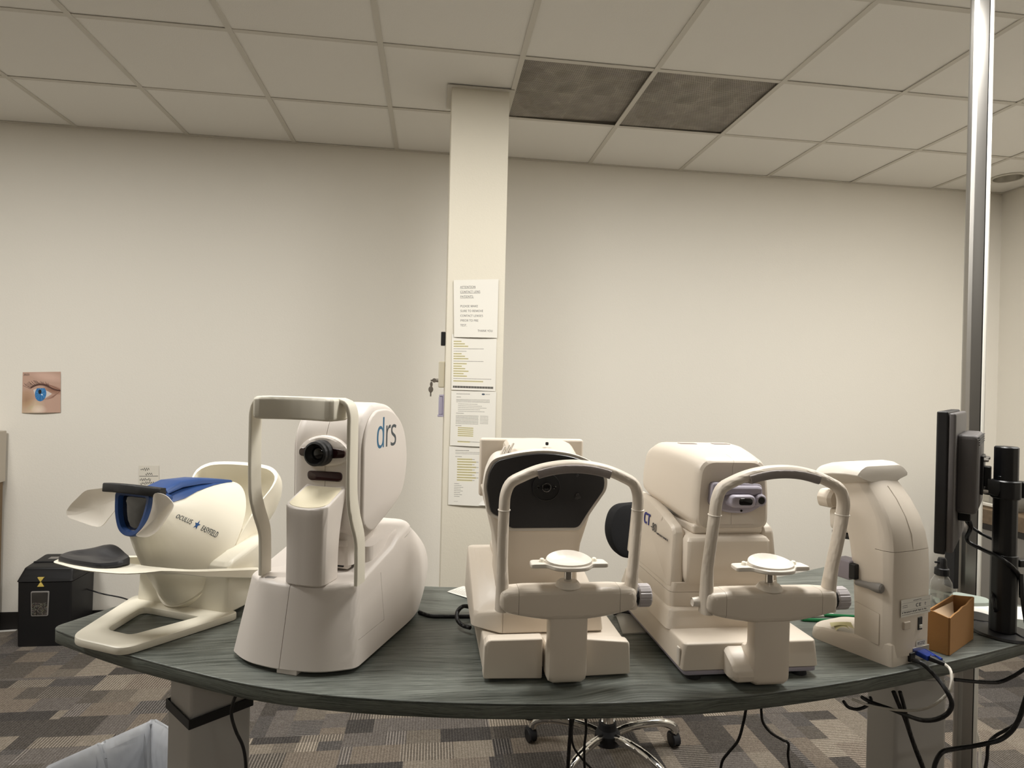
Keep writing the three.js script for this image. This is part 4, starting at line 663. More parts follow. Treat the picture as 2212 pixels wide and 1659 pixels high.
  lbl(mesh('side_lever', (() => { const R = []; for (const [z, r] of [[-0.085, 0.006], [-0.083, 0.0072], [-0.05, 0.0082], [-0.034, 0.0115], [-0.026, 0.0125], [-0.019, 0.0115], [-0.016, 0.008]]) R.push(circle(r, 20).map(([x, y]) => [-0.006 + x * 0.9, 0.178 + (z + 0.08) * 0.06 + y, z])); return loft(R); })(), M.greyLever, t), 'grey lever on the side');
  // hatch outline on the side, label and switches on the back
  mesh('side_hatch', extrude(roundPoly([[-0.09, 0.045], [-0.026, 0.042], [-0.026, 0.118], [-0.09, 0.128]], 0.002, 2), -0.0005, 0.0022, 0.0003, 'zy'), M.beigeDark, t);
  mesh('side_hatch', extrude(roundPoly([[-0.0893, 0.0457], [-0.0267, 0.0427], [-0.0267, 0.1173], [-0.0893, 0.1273]], 0.002, 2), -0.0009, 0.0016, 0.0003, 'zy'), M.beige, t);
  const label = canvasTexture(512, 300, (c, w, h) => {
    c.fillStyle = '#d9d5cb'; c.fillRect(0, 0, w, h); c.fillStyle = '#3a3a3c'; c.textAlign = 'center';
    const r = rng(91), print = (x, y, len, hgt) => { let u = x; while (u < x + len) { const d = hgt * (0.3 + 0.5 * r()); c.fillRect(u, y - hgt * (0.7 + 0.3 * r()), d, hgt); u += d + hgt * (r() < 0.15 ? 0.6 : 0.22); } };
    print(210, 46, 130, 14); c.fillRect(10, 66, w - 20, 3); c.fillRect(10, 190, w - 20, 3); c.font = 'bold 84px sans-serif'; c.fillText('CE', 300, 160); c.font = 'bold 74px sans-serif'; c.fillText('†', 420, 160);
    print(24, 110, 90, 10); print(24, 140, 90, 10); print(20, 232, 430, 24); print(24, 266, 440, 9);
  });
  const lab = mesh('rating_label', new THREE.PlaneGeometry(0.112, 0.042), std({ map: label, roughness: 0.5 }), t); lab.position.set(0.085, 0.137, 0.0066); lbl(lab, 'white rating label');
  lbl(mesh('push_switch', box(0.04, 0.064, 0.086, 0.104, 0.0, 0.009, 0.002), M.beigeDark, t), 'square push switch');
  lbl(mesh('rocker_switch', box(0.096, 0.112, 0.077, 0.108, 0.0, 0.0065, 0.001), M.black, t), 'black rocker switch');
  mesh('switch_tip', box(0.099, 0.109, 0.082, 0.09, 0.004, 0.009, 0.001), M.sticker, t);
  const rs = mesh('port_sticker', new THREE.PlaneGeometry(0.036, 0.014), std({ map: canvasTexture(256, 100, (c, w, h) => { c.fillStyle = '#dcd8ce'; c.fillRect(0, 0, w, h); c.fillStyle = '#1d1d20'; c.font = 'bold 72px sans-serif'; c.textAlign = 'center'; c.fillText('RS232', w / 2, 78); }), roughness: 0.6 }), t); rs.position.set(0.108, 0.045, 0.0066); lbl(rs, 'white sticker');
  mesh('port_plate', box(0.078, 0.142, 0.008, 0.036, 0.0, 0.006, 0.001), M.steel, t);
  mesh('power_socket', box(0.066, 0.086, 0.004, 0.026, 0.0, 0.008, 0.002), M.black, t);
}
{
  // plug and cables of that tonometer
  const plugAt = onY(1992, 1408, TT + 0.022);
  const t = thing('serial_cable', 'blue and black serial plug with pale cable hanging over the table edge', 'cable', [1.19, TT, -1.33], 0);
  const loc = (px, py, y) => { const p = onY(px, py, y); return V3(p.x - 1.19, p.y - TT, p.z + 1.33); };
  const a = loc(1976, 1402, TT + 0.022), b = loc(2012, 1422, TT + 0.02), c = loc(2040, 1434, TT + 0.014);
  const lerp = (u) => a.clone().lerp(b, u);
  mesh('plug_body', sweep([lerp(-0.1), lerp(0.5), lerp(1)], roundPoly([[-0.017, -0.006], [0.017, -0.006], [0.017, 0.006], [-0.017, 0.006]], 0.003, 3), V3(0, 1, 0), { scale: (u) => [1 - 0.3 * u, 1] }), M.vga, t);
  mesh('plug_hood', sweep([b.clone().lerp(c, -0.15), b.clone().lerp(c, 0.5), c], roundPoly([[-0.011, -0.006], [0.011, -0.006], [0.011, 0.006], [-0.011, 0.006]], 0.004, 3), V3(0, 1, 0), { scale: (u) => [1 - 0.45 * u, 1 - 0.3 * u] }), M.black, t);
  mesh('thumb_screw', tube([a.clone().add(V3(0.018, 0.002, 0.008)), b.clone().add(V3(0.016, 0.002, 0.012))], 0.0035, 8, 6), M.vga, t);
  const P = (px, py, z) => { const q = onZ(px, py, z); return V3(q.x - 1.19, q.y - TT, q.z + 1.33); };
  mesh('pale_cable', tube([c, P(2052, 1445, -1.28), P(2056, 1465, -1.265), P(2052, 1490, -1.262), P(2040, 1505, -1.28), P(2015, 1524, -1.31), P(1980, 1534, -1.36), P(1940, 1534, -1.4), P(1880, 1524, -1.44), P(1840, 1510, -1.46)], 0.0032, 8, 50), M.cableWhite, t);
}

// ================================================================== monitor on a desk stand
{
  const base = onY(2165, 1368, TT), st = thing('monitor_stand', 'black desk-mount monitor pole with clamp arm on round base', 'monitor stand', [base.x, TT, base.z], 0);
  mesh('base_plate', cyl(0, 0, 0.0, 0.075, 0.074, 0.008, 'y', 40, 0.002), M.standBlack, st);
  mesh('pole', cyl(0, 0.007, 0, 0.0275, 0.0275, 0.505, 'y', 32, 0.003), M.standBlack, st);
  mesh('lower_sleeve', cyl(0, 0.008, 0, 0.0305, 0.0305, 0.21, 'y', 32, 0.002), M.standBlack, st);
  mesh('collar', cyl(0, 0.37, 0, 0.034, 0.034, 0.05, 'y', 32, 0.003), M.standBlack, st);
  mesh('clamp_screw', box(0.03, 0.06, 0.373, 0.417, -0.012, 0.022, 0.005), M.standBlack, st);
  mesh('cable_clip', box(0.028, 0.065, 0.185, 0.205, -0.01, 0.02, 0.004), M.standBlack, st);
  mesh('collar_knob', cyl(-0.02, 0.42, 0.005, 0.008, 0.008, 0.012, 'y', 16), M.standBlack, st);
  // arm from collar to the monitor
  const TH = 0.742, mc = onZ(2042, 1044, -1.441), dir = V3(Math.cos(TH), 0, -Math.sin(TH)), nb = V3(Math.sin(TH), 0, Math.cos(TH)), W = 0.36, H = 0.375;
  const ctr = mc.clone().addScaledVector(dir, W / 2), aim = ctr.clone().addScaledVector(nb, 0.088).sub(st.position);
  mesh('arm', sweep([V3(-0.028, 0.395, 0), V3(-0.06, 0.395, 0).lerp(aim, 0.4), aim.clone().setY(0.395)], roundPoly([[-0.014, -0.02], [0.014, -0.02], [0.014, 0.02], [-0.014, 0.02]], 0.004, 3), V3(0, 1, 0)), M.standBlack, st);
  const m = thing('monitor', 'flat monitor seen edge-on with grey ribbed back housing', 'monitor', [ctr.x, ctr.y - H / 2, ctr.z], TH);
  // local: x along the panel, z towards the back
  mesh('bezel', box(-W / 2, W / 2, 0, H, -0.022, 0.003, 0.004), M.monitorBlack, m);
  mesh('screen', box(-W / 2 + 0.012, W / 2 - 0.012, 0.014, H - 0.012, -0.0228, -0.0215, 0), M.screen, m);
  mesh('back_cover', extrude(roundPoly([[-W / 2 + 0.004, 0.006], [W / 2 - 0.004, 0.006], [W / 2 - 0.004, H - 0.004], [-W / 2 + 0.004, H - 0.004]], 0.006, 3), 0.002, 0.02, 0.006), M.monitorBack, m);
  const hz = mesh('back_housing', extrude(roundPoly([[-0.13, 0.105], [0.13, 0.105], [0.13, 0.315], [-0.13, 0.315]], 0.012, 4), 0.015, 0.066, 0.014), M.monitorBack, m);
  for (let k = 0; k < 4; k++) lbl(mesh('vent_rib', box(-0.12, 0.12, 0.288 + k * 0.0062, 0.2905 + k * 0.0062, 0.06, 0.0675, 0.0006), M.monitorBlack, hz), 'dark vent slot');
  mesh('mount_plate', box(-0.05, 0.05, 0.15, 0.255, 0.066, 0.073, 0.002), M.standBlack, m);
  mesh('mount_bracket', box(-0.02, 0.02, 0.17, 0.225, 0.072, 0.088, 0.003), M.standBlack, m);
  for (const [x, y] of [[-0.04, 0.245], [0.04, 0.245], [-0.04, 0.16], [0.04, 0.16]]) mesh('mount_screw', cyl(x, y, 0.072, 0.006, 0.005, 0.012, 'z', 12), M.steel, m);
  mesh('socket_block', box(-0.06, 0.02, 0.075, 0.108, 0.02, 0.048, 0.003), M.black, m);
  // cords from the monitor to the stand
  const cord = (name, label, pts, r, mat = M.cable) => { const g0 = pts[0], q = thing(name, label, 'cable', [g0.x, g0.y, g0.z]); mesh('cord', tube(pts.map((p) => p.clone().sub(g0)), r), mat, q); return q; };
  const sock = ctr.clone().addScaledVector(nb, 0.035).add(V3(0, 0.085 - H / 2, 0));
  cord('monitor_cable', 'thick black monitor cable swooping to the stand clip', [sock, sock.clone().add(V3(0.005, -0.03, 0.01)), onZ(2090, 1168, -1.56), onZ(2125, 1188, -1.52), onZ(2160, 1205, -1.465), onZ(2190, 1228, -1.45), onZ(2204, 1250, -1.46), onZ(2206, 1290, -1.47)], 0.0055);
  cord('loose_cable', 'thinner black cable running from monitor to behind the stand pole', [sock.clone().addScaledVector(dir, 0.05), onZ(2090, 1130, -1.62), onZ(2115, 1150, -1.6), onZ(2153, 1169, -1.56), onZ(2185, 1185, -1.545)], 0.0042);
  cord('stand_cable', 'black cable looping down the side of the stand pole', [onZ(2165, 1215, -1.545), onZ(2148, 1225, -1.52), onZ(2144, 1270, -1.5), onZ(2148, 1310, -1.47), onY(2160, 1335, TT + 0.03), onY(2180, 1358, TT + 0.012), onY(2212, 1380, TT + 0.006)], 0.004);
  cord('stand_cable', 'black cable hanging from the stand clip at the far side of the pole', [onZ(2206, 1240, -1.45), onZ(2208, 1280, -1.44), onZ(2214, 1330, -1.43), onZ(2222, 1372, -1.42)], 0.005);
}
// round puck behind the stand base
{ const p = onY(2145, 1352, TT), m = mesh('cable_puck', cyl(0, 0, 0, 0.045, 0.044, 0.01, 'y', 32, 0.003), M.standBlack); m.position.set(p.x - 0.0, TT, p.z - 0.05); tag(m, 'flat black disc lying behind the monitor stand base', 'puck'); }

// ================================================================== things on the table
{ // cardboard box, open top with torn edge
  const a = onY(2006, 1402, TT), b = onY(2048, 1416, TT), c = onY(2099, 1380, TT), d = a.clone().add(c).sub(b), o = a.clone().add(c).multiplyScalar(0.5);
  const card = std({ color: 0xa97c4a, roughness: 0.88, bumpMap: rep(fineBump, 14), bumpScale: 0.0003 });
  const t = thing('cardboard_box', 'open brown cardboard box with torn edge beside the curved tonometer', 'box', [o.x, TT, o.z]);
  const L = (p) => [p.x - o.x, p.z - o.z];
  const wall = (name, p, q, hs, mat) => { const P = L(p), Q = L(q), dx = Q[0] - P[0], dz = Q[1] - P[1], len = Math.hypot(dx, dz), nx = -dz / len * 0.0035, nz = dx / len * 0.0035, R = [], n = hs.length - 1; const f = [], g = []; hs.forEach((h, i) => { const u = i / n; f.push([P[0] + dx * u, h, P[1] + dz * u]); }); const ring = (ox, oz) => [...hs.map((h, i) => [P[0] + dx * i / n + ox, 0.001, P[1] + dz * i / n + oz]), ...hs.map((h, i) => [P[0] + dx * (n - i) / n + ox, hs[n - i], P[1] + dz * (n - i) / n + oz])]; return mesh(name, loftWall(ring(0, 0), ring(nx, nz), n), mat || card, t); };
  const loftWall = (A, B, n) => { const pos = [...A, ...B].flat(), N = A.length, idx = []; for (let i = 0; i < N; i++) { const j = (i + 1) % N; idx.push(i, j, N + j, i, N + j, N + i); } for (let i = 0; i < n; i++) { const a0 = i, a1 = i + 1, t1 = N - 2 - i, t0 = N - 1 - i; idx.push(a0, t1, a1, a0, t0, t1, N + a0, N + a1, N + t1, N + a0, N + t1, N + t0); } const g = new THREE.BufferGeometry(); g.setAttribute('position', new THREE.Float32BufferAttribute(pos, 3)); g.setIndex(idx); return finish(g, 0.4); };
  const h = 0.1;
  wall('front_wall', a, b, [h, h, h - 0.002, h - 0.004, h - 0.006]);
  wall('side_wall', b, c, [h - 0.006, h - 0.002, h - 0.001, h + 0.004, h + 0.003, h + 0.01, h + 0.012]);
  wall('back_wall', c, d, [h + 0.012, h + 0.009, h + 0.006, h + 0.004]);
  wall('side_wall', d, a, [h + 0.004, h + 0.002, h]);
  mesh('bottom', loft([[a, b, c, d].map((p) => [L(p)[0] * 0.97, 0, L(p)[1] * 0.97]), [a, b, c, d].map((p) => [L(p)[0] * 0.97, 0.004, L(p)[1] * 0.97])]), card, t);
  const f1 = mesh('inner_flap', quad(V3(L(a)[0] * 0.95, h - 0.006, L(a)[1] * 0.95), V3(L(d)[0] * 0.6, h - 0.004, L(d)[1] * 0.6), V3(L(c)[0] * 0.1 + L(b)[0] * 0.35, h - 0.03, L(b)[1] * 0.4), V3(L(b)[0] * 0.93, h - 0.014, L(b)[1] * 0.93), 2), std({ color: 0xb59a7c, roughness: 0.9, side: THREE.DoubleSide }), t);
  f1.userData.label = 'paler flap folded into the box';
}
{ // spray bottle behind the box
  const p = onY(2036, 1345, TT), t = thing('spray_bottle', 'clear round spray bottle with black pump behind the cardboard box', 'bottle', [p.x + 0.04, TT, p.z - 0.05]);
  const prof = [[0.0, 0], [0.024, 0], [0.0275, 0.004], [0.0275, 0.105], [0.026, 0.122], [0.019, 0.138], [0.013, 0.146], [0.012, 0.158]];
  mesh('bottle', finish(new THREE.LatheGeometry(prof.map((q) => new THREE.Vector2(...q)), 32), 0.6), new THREE.MeshPhysicalMaterial({ color: 0xdcdad4, roughness: 0.08, transmission: 0.85, thickness: 0, ior: 1.45 }), t);
  mesh('liquid', finish(new THREE.LatheGeometry([[0, 0.002], [0.0262, 0.003], [0.0262, 0.07], [0, 0.07]].map((q) => new THREE.Vector2(...q)), 32), 0.4), new THREE.MeshPhysicalMaterial({ color: 0xe2e4e4, roughness: 0.02, transmission: 1, thickness: 0.05, ior: 1.33 }), t);
  const pump = mesh('pump_collar', cyl(0, 0.146, 0, 0.019, 0.018, 0.026, 'y', 28, 0.002), M.black, t);
  mesh('pump_head', loft([[0.17, 0.014], [0.185, 0.0115], [0.2, 0.0115], [0.208, 0.009]].map(([y, r]) => circle(r, 20).map(([x, z]) => [x, y, z]))), M.black, t);
  mesh('pump_nozzle', cyl(-0.004, 0.192, 0, 0.004, 0.0035, -0.016, 'x', 12), M.black, t);
  t.scale.set(1.02, 0.82, 1.02);
}
{ // loose sheets, pens, notes
  const sheet = (name, label, px, y, mat = M.paper, cat = 'paper', thick = 0.0012) => { const q = px.map(([x, yy]) => onY(x, yy, y)), c = q.reduce((s, p) => s.add(p), V3(0, 0, 0)).multiplyScalar(1 / q.length); const m = mesh(name, extrude(q.map((p) => [p.x - c.x, p.z - c.z]), 0, thick, 0.0002, 'xz'), mat); m.position.set(c.x, y, c.z); return tag(m, label, cat); };
  { const pm = std({ map: canvasTexture(128, 128, (c, w, h) => { c.fillStyle = '#d9d5cc'; c.fillRect(0, 0, w, h); c.fillStyle = '#77736c'; for (let k = 0; k < 14; k++) c.fillRect(10, 8 + k * 8, 30 + (k * 37) % 70, 2); }), roughness: 0.9, side: THREE.DoubleSide });
    const q = [[966, 1278], [1000, 1266], [1048, 1272], [1012, 1293]].map(([x, y]) => onY(x, y, TT + 0.002)), c = q[0].clone().add(q[2]).multiplyScalar(0.5); c.y = TT;
    const m = thing('paper_stack', 'printed sheets lying at the back table edge below the column', 'paper', [c.x, c.y, c.z]);
    mesh('sheet', quad(...q.map((p) => p.clone().sub(c)), 8, 0.003, V3(0, 1, 0)), pm, m);
    mesh('sheet', quad(...q.map((p) => p.clone().sub(c).applyAxisAngle(V3(0, 1, 0), 0.12).add(V3(0.01, -0.0012, 0.006))), 2), pm, m); }
  sheet('paper_sheet', 'white sheet on the table between cardboard box and monitor stand', [[2101, 1307], [2146, 1306], [2162, 1316], [2156, 1333], [2105, 1352], [2098, 1345]], TT + 0.0, M.paper);
  sheet('paper_sheet', 'white sheet on the table beyond the monitor stand', [[2196, 1311], [2212, 1312], [2232, 1330], [2212, 1340], [2196, 1338]], TT, M.paper);
  const blotter = sheet('plastic_pouch', 'crumpled clear pouch lying between the two chin-rest instruments', [[1330, 1330], [1362, 1318], [1392, 1335], [1402, 1368], [1345, 1372]], TT, new THREE.MeshPhysicalMaterial({ color: 0xbfbcb4, roughness: 0.3, transmission: 0.3, thickness: 0 }), 'pouch', 0.004);
  const pen = (label, A, B, mat, r = 0.0048) => { const a = onY(...A, TT + r), b = onY(...B, TT + r), t = thing('pen', label, 'pen', [a.x, TT + r, a.z]); const d = b.clone().sub(a); mesh('barrel', tube([V3(0, 0, 0), d.clone().multiplyScalar(0.5), d.clone().multiplyScalar(0.93)], r, 12, 8), mat, t); mesh('tip', sweep([d.clone().multiplyScalar(0.93), d.clone().multiplyScalar(0.97), d], circle(r, 10), V3(0, 1, 0), { scale: (u) => [1 - 0.75 * u, 1 - 0.75 * u] }), mat, t); };
  pen('green pen lying nearer the front of the table by the tonometers', [1838, 1342], [1728, 1338], M.greenPen);
  pen('green pen lying behind the other green pen', [1845, 1332], [1751, 1327], M.greenPen);
  pen('white pen beside the two green pens', [1800, 1328], [1718, 1333], M.sticker, 0.004);
  // notes tucked on the foot of the curved tonometer
  const nt = thing('sticky_notes', 'crumpled pale yellow notes on the foot of curved tonometer', 'notes', [1.04, TT + 0.05, -1.44]);
  const N = (px, py, y) => onY(px, py, TT + y).sub(nt.position);
  mesh('note', quad(N(1792, 1345, 0.04), N(1838, 1344, 0.055), N(1845, 1360, 0.055), N(1796, 1356, 0.04), 6, 0.005, V3(0, 1, 0)), M.note, nt);
  mesh('note', quad(N(1800, 1350, 0.042), N(1828, 1348, 0.06), N(1836, 1362, 0.052), N(1806, 1364, 0.038), 6, 0.006, V3(0, 1, 0)), M.note, nt);
}

// ================================================================== papers and fittings on the column
{
  const zf = COL.z1 + 0.002;
  const blurLine = (c, x, y, w, h, col) => { c.fillStyle = col; let u = x; const r = rng(Math.floor(x * 13 + y * 7)); while (u < x + w) { const d = 4 + r() * 12; c.fillRect(u, y, Math.min(d, x + w - u), h); u += d + 3; } };
  const page = (draw) => std({ map: canvasTexture(700, 900, (c, w, h) => { c.fillStyle = '#e8e4da'; c.fillRect(0, 0, w, h); draw(c, w, h); }), roughness: 0.92, side: THREE.DoubleSide });
  const notice = page((c, w) => {
    c.fillStyle = '#262626'; c.font = '46px sans-serif'; const x = 100; const put = (s, y, u) => { c.fillText(s, x, y); if (u) c.fillRect(x, y + 5, c.measureText(s).width, 4); };
    put('ATTENTION', 130, 1); put('CONTACT LENS', 205, 1); put('PATIENTS:', 280, 1); put('PLEASE MAKE', 430); put('SURE TO REMOVE', 505); put('CONTACT LENSES', 580); put('PRIOR TO PRE', 655); put('TEST.', 730); c.textAlign = 'right'; c.fillText('THANK YOU', w - 75, 812);
  });
  const g = '#8a867e', hi = 'rgba(205,190,80,0.55)';
  const list = page((c, w, h) => { blurLine(c, 80, 14, 540, 12, '#6a665f'); blurLine(c, 280, 44, 130, 10, '#6a665f'); for (let k = 0; k < 17; k++) { const y = 110 + k * 40, L = [3, 8, 16].includes(k) ? 470 : 120 + (k * 53) % 130; if (![3, 4, 8, 15].includes(k)) { c.fillStyle = hi; c.fillRect(30, y - 5, L, 20); } blurLine(c, 30, y, k === 15 ? 600 : L, 9, g); } for (let k = 0; k < 44; k++) { c.fillStyle = ['#33312e', '#6b675f', '#4d4a45'][k % 3]; c.fillRect(24 + k * 14.6, 832, 13, 34); } });
  const memo = page((c, w, h) => { blurLine(c, 80, 44, 210, 11, g); c.fillStyle = '#44505c'; c.beginPath(); c.ellipse(498, 48, 26, 14, 0, 0, 2 * PI); c.fill(); blurLine(c, 532, 44, 70, 9, g); blurLine(c, 80, 96, 70, 10, g); for (let k = 0; k < 3; k++) blurLine(c, 80, 136 + k * 20, 520, 8, g); for (let k = 0; k < 5; k++) blurLine(c, 110, 210 + k * 30, 300 + (k * 71) % 170, 8, g); blurLine(c, 80, 362, 120, 10, g); for (let k = 0; k < 8; k++) blurLine(c, 80, 400 + k * 19, 350, 8, g); for (let k = 0; k < 6; k++) blurLine(c, 455, 400 + k * 24, 130, 8, g); blurLine(c, 80, 566, 90, 10, g); for (let k = 0; k < 5; k++) { const y = 600 + k * 32; c.fillStyle = hi; c.fillRect(115, y - 5, 240, 19); blurLine(c, 115, y, 240, 9, g); } c.fillStyle = hi; c.fillRect(115, 820, 190, 22); blurLine(c, 115, 824, 380, 10, g); });
  const memo2 = page((c, w, h) => { blurLine(c, 100, 54, 210, 11, g); for (let k = 0; k < 2; k++) blurLine(c, 100, 84 + k * 22, 420, 7, g); blurLine(c, 100, 150, 100, 9, g); for (let k = 0; k < 9; k++) { const y = 190 + k * 40, L = 230 + (k * 61) % 120; c.fillStyle = hi; c.fillRect(130, y - 6, L, 22); blurLine(c, 130, y, L + 40, 9, g); } for (let k = 0; k < 8; k++) blurLine(c, 90, 566 + k * 28, 80 + (k * 31) % 70, 8, g); blurLine(c, 90, 840, 60, 6, '#b4afa5'); });
  const put = (label, mat, px, dz) => { const q = px.map(([x, y]) => onZ(x, y, zf + dz)), c = q[0].clone().add(q[1]).add(q[2]).add(q[3]).multiplyScalar(0.25); const m = mesh('taped_paper', quad(...q.map((p) => p.clone().sub(c)), 10, 0.003, V3(0, 0, 1)), mat); m.position.copy(c); tag(m, label, 'paper', 'papers taped to the column'); };
  put('typed notice reading ATTENTION CONTACT LENS PATIENTS, topmost paper on the column', notice, [[980, 605], [1077, 603], [1074, 730], [981, 728]], 0.003);
  put('list with highlighted lines and striped footer taped under the contact lens notice', list, [[976, 722], [1073, 722], [1070, 845], [975, 842]], 0.0);
  put('memo with small logo taped in the third place down the column', memo, [[975, 844], [1072, 846], [1069, 966], [972, 962]], 0.001);
  put('lowest highlighted memo taped to the column, partly behind the autorefractor', memo2, [[970, 964], [1068, 966], [1063, 1094], [968, 1090]], 0.0);
  { const q = [[1028, 1078], [1075, 1082], [1072, 1092], [1030, 1091]].map(([x, y]) => onZ(x, y, zf + 0.002)), c = q[0].clone(); const m = mesh('paper_scrap', quad(...q.map((p) => p.clone().sub(c)), 4, 0.004, V3(0, 0, 1)), M.paper); m.position.copy(c); tag(m, 'small white paper corner sticking out below the lowest column memo', 'paper'); }
  // fittings on the column's side face
  const side = (px, py, z) => onZ(px, py, z);
  const a = side(958, 732, -3.06), sw = mesh('door_chime', box(-0.022, 0, -0.034, 0.034, -0.02, 0.02, 0.004), M.black); sw.position.set(COL.x0 - 0.0005, a.y, -3.06); tag(sw, 'small black fitting on the side of the column', 'switch');
  const kb = side(952, 809, -3.06), kt = thing('key_switch', 'ivory key switch box with keys on the side of the column', 'switch', [COL.x0 - 0.0005, kb.y, -3.06]);
  mesh('switch_box', box(-0.03, 0, -0.065, 0.065, -0.035, 0.035, 0.006), M.ivory, kt);
  mesh('lock_barrel', cyl(-0.03, -0.03, 0.0, 0.009, 0.009, -0.01, 'x', 20), M.brass, kt);
  const key = mesh('key', mergeGeometries([moved(extrude(circle(0.011, 20), -0.001, 0.001, 0.0004), -0.05, -0.03, 0), box(-0.068, -0.058, -0.035, -0.027, -0.001, 0.001, 0)].map((g2) => g2.index ? g2.toNonIndexed() : g2)), M.brass, kt); key.userData.label = 'key in the lock';
  const k2 = mesh('key', mergeGeometries([moved(extrude(circle(0.012, 20, 0.016), -0.001, 0.001, 0.0004), -0.066, -0.075, 0), box(-0.0695, -0.0625, -0.11, -0.088, -0.001, 0.001, 0), moved(extrude(circle(0.007, 20, 0.014), -0.0006, 0.0006, 0.0002), -0.064, -0.05, 0.002)].map((g2) => g2.index ? g2.toNonIndexed() : g2)), M.brass, kt); k2.userData.label = 'key hanging from the ring';
  const lb = side(952, 876, -3.06), hd = thing('card_holder', 'pale lilac plastic holder on the side of the column under the key switch', 'holder', [COL.x0 - 0.0005, lb.y, -3.06]);
  mesh('backplate', box(-0.006, 0, -0.055, 0.055, -0.03, 0.03, 0.002), M.lilac, hd); mesh('cradle', box(-0.026, -0.006, -0.045, 0.045, -0.026, 0.026, 0.005), M.lilac, hd); mesh('top_lip', box(-0.024, -0.004, 0.045, 0.054, -0.028, 0.028, 0.003), M.lilac, hd); mesh('bottom_lip', box(-0.03, -0.004, -0.055, -0.045, -0.028, 0.028, 0.003), M.lilac, hd);
}

// ================================================================== the wall: calendar print and hand-written note
{
  const z = ZB + 0.003;
  const eye = std({ map: canvasTexture(512, 540, (c, w, h) => {
    c.fillStyle = '#c2a08e'; c.fillRect(0, 0, w, h); const r = rng(3);
    const soft = (x, y, rx, ry, rot, col, n = 26) => { for (let k = n; k > 0; k--) { c.fillStyle = col; c.beginPath(); c.ellipse(x, y, rx * k / n, ry * k / n, rot, 0, 2 * PI); c.fill(); } };
    soft(330, 60, 260, 70, 0.2, 'rgba(214,186,170,0.06)'); soft(420, 240, 150, 60, 0.25, 'rgba(120,78,62,0.05)'); soft(120, 470, 200, 110, -0.2, 'rgba(222,196,178,0.06)'); soft(230, 500, 110, 70, 0, 'rgba(235,222,205,0.06)'); soft(60, 380, 120, 160, 0, 'rgba(140,104,90,0.03)');
    c.strokeStyle = '#5b3a30'; c.lineWidth = 20; c.lineCap = 'round'; c.beginPath(); c.moveTo(120, 205); c.quadraticCurveTo(250, 120, 380, 210); c.quadraticCurveTo(440, 245, 505, 250); c.stroke();
    c.lineWidth = 10; c.strokeStyle = '#8a5f50'; c.beginPath(); c.moveTo(210, 160); c.quadraticCurveTo(330, 140, 500, 238); c.stroke();
    c.fillStyle = '#d9cfca'; c.beginPath(); c.moveTo(150, 235); c.quadraticCurveTo(250, 190, 400, 290); c.quadraticCurveTo(330, 350, 230, 390); c.quadraticCurveTo(170, 320, 150, 235); c.fill();
    c.save(); c.beginPath(); c.rect(150, 215, 260, 190); c.clip(); c.fillStyle = '#2f78b8'; c.beginPath(); c.ellipse(250, 290, 76, 98, 0.05, 0, 2 * PI); c.fill(); for (let k = 0; k < 120; k++) { const a = r() * 2 * PI; c.strokeStyle = r() < 0.5 ? 'rgba(130,195,235,0.5)' : 'rgba(20,60,110,0.4)'; c.lineWidth = 2; c.beginPath(); c.moveTo(250 + Math.cos(a) * 22, 285 + Math.sin(a) * 26); c.lineTo(250 + Math.cos(a) * 70, 290 + Math.sin(a) * 92); c.stroke(); } c.fillStyle = '#14161c'; c.beginPath(); c.ellipse(240, 262, 22, 30, 0, 0, 2 * PI); c.fill(); c.fillStyle = '#e6f2fa'; c.beginPath(); c.ellipse(268, 300, 12, 8, 0.5, 0, 2 * PI); c.fill(); c.restore();
    c.strokeStyle = '#3a2620'; c.lineWidth = 4; for (let k = 0; k < 26; k++) { const u = k / 25, x = 110 + u * 250, y = 215 - Math.sin(u * 3) * 45; c.beginPath(); c.moveTo(x, y + 8); c.quadraticCurveTo(x - 40 + u * 40, y - 10, x - 100 + u * 90, y - 26 - r() * 40); c.stroke(); }
    c.strokeStyle = 'rgba(110,72,58,0.6)'; for (let k = 0; k < 12; k++) { c.lineWidth = 3; c.beginPath(); c.moveTo(260 + k * 18, 360 - k * 8); c.quadraticCurveTo(330 + k * 12, 380 - k * 6, 420 + k * 8, 340 - k * 8); c.stroke(); }
    c.fillStyle = '#4a3b38'; c.font = 'bold 36px sans-serif'; c.fillText('2023', 12, 46);
  }), roughness: 0.5, side: THREE.DoubleSide });
  const q = [[49, 804], [131, 803], [131, 891], [48, 892]].map(([x, y]) => onZ(x, y, z)), c = q[0].clone().add(q[2]).multiplyScalar(0.5);
  const m = mesh('wall_calendar', quad(...q.map((p) => p.clone().sub(c)), 8, 0.006, V3(0, 0, 1)), eye); m.position.copy(c); tag(m, 'square calendar print of a blue eye on the back wall', 'calendar');
  const note = std({ map: canvasTexture(256, 256, (c2, w, h) => { c2.fillStyle = '#e2dccf'; c2.fillRect(0, 0, w, h); c2.strokeStyle = '#45423e'; c2.lineWidth = 5; const scr = (x, y, n, s) => { const r = rng(x * 3 + y); c2.beginPath(); c2.moveTo(x, y); for (let k = 0; k < n; k++) { x += s; c2.lineTo(x, y + (k % 2 ? -1 : 1) * (4 + r() * 12)); } c2.stroke(); }; scr(20, 36, 9, 13); scr(84, 80, 7, 13); c2.fillRect(6, 104, 240, 3); c2.beginPath(); c2.moveTo(6, 104); c2.lineTo(244, 102); c2.stroke(); scr(10, 138, 12, 12); scr(20, 172, 18, 12); scr(10, 220, 11, 12); scr(30, 246, 15, 12); }), roughness: 0.9, side: THREE.DoubleSide });
  const q2 = [[300, 1006], [343, 1006], [344, 1062], [300, 1062]].map(([x, y]) => onZ(x, y, z)), c3 = q2[0].clone().add(q2[2]).multiplyScalar(0.5);
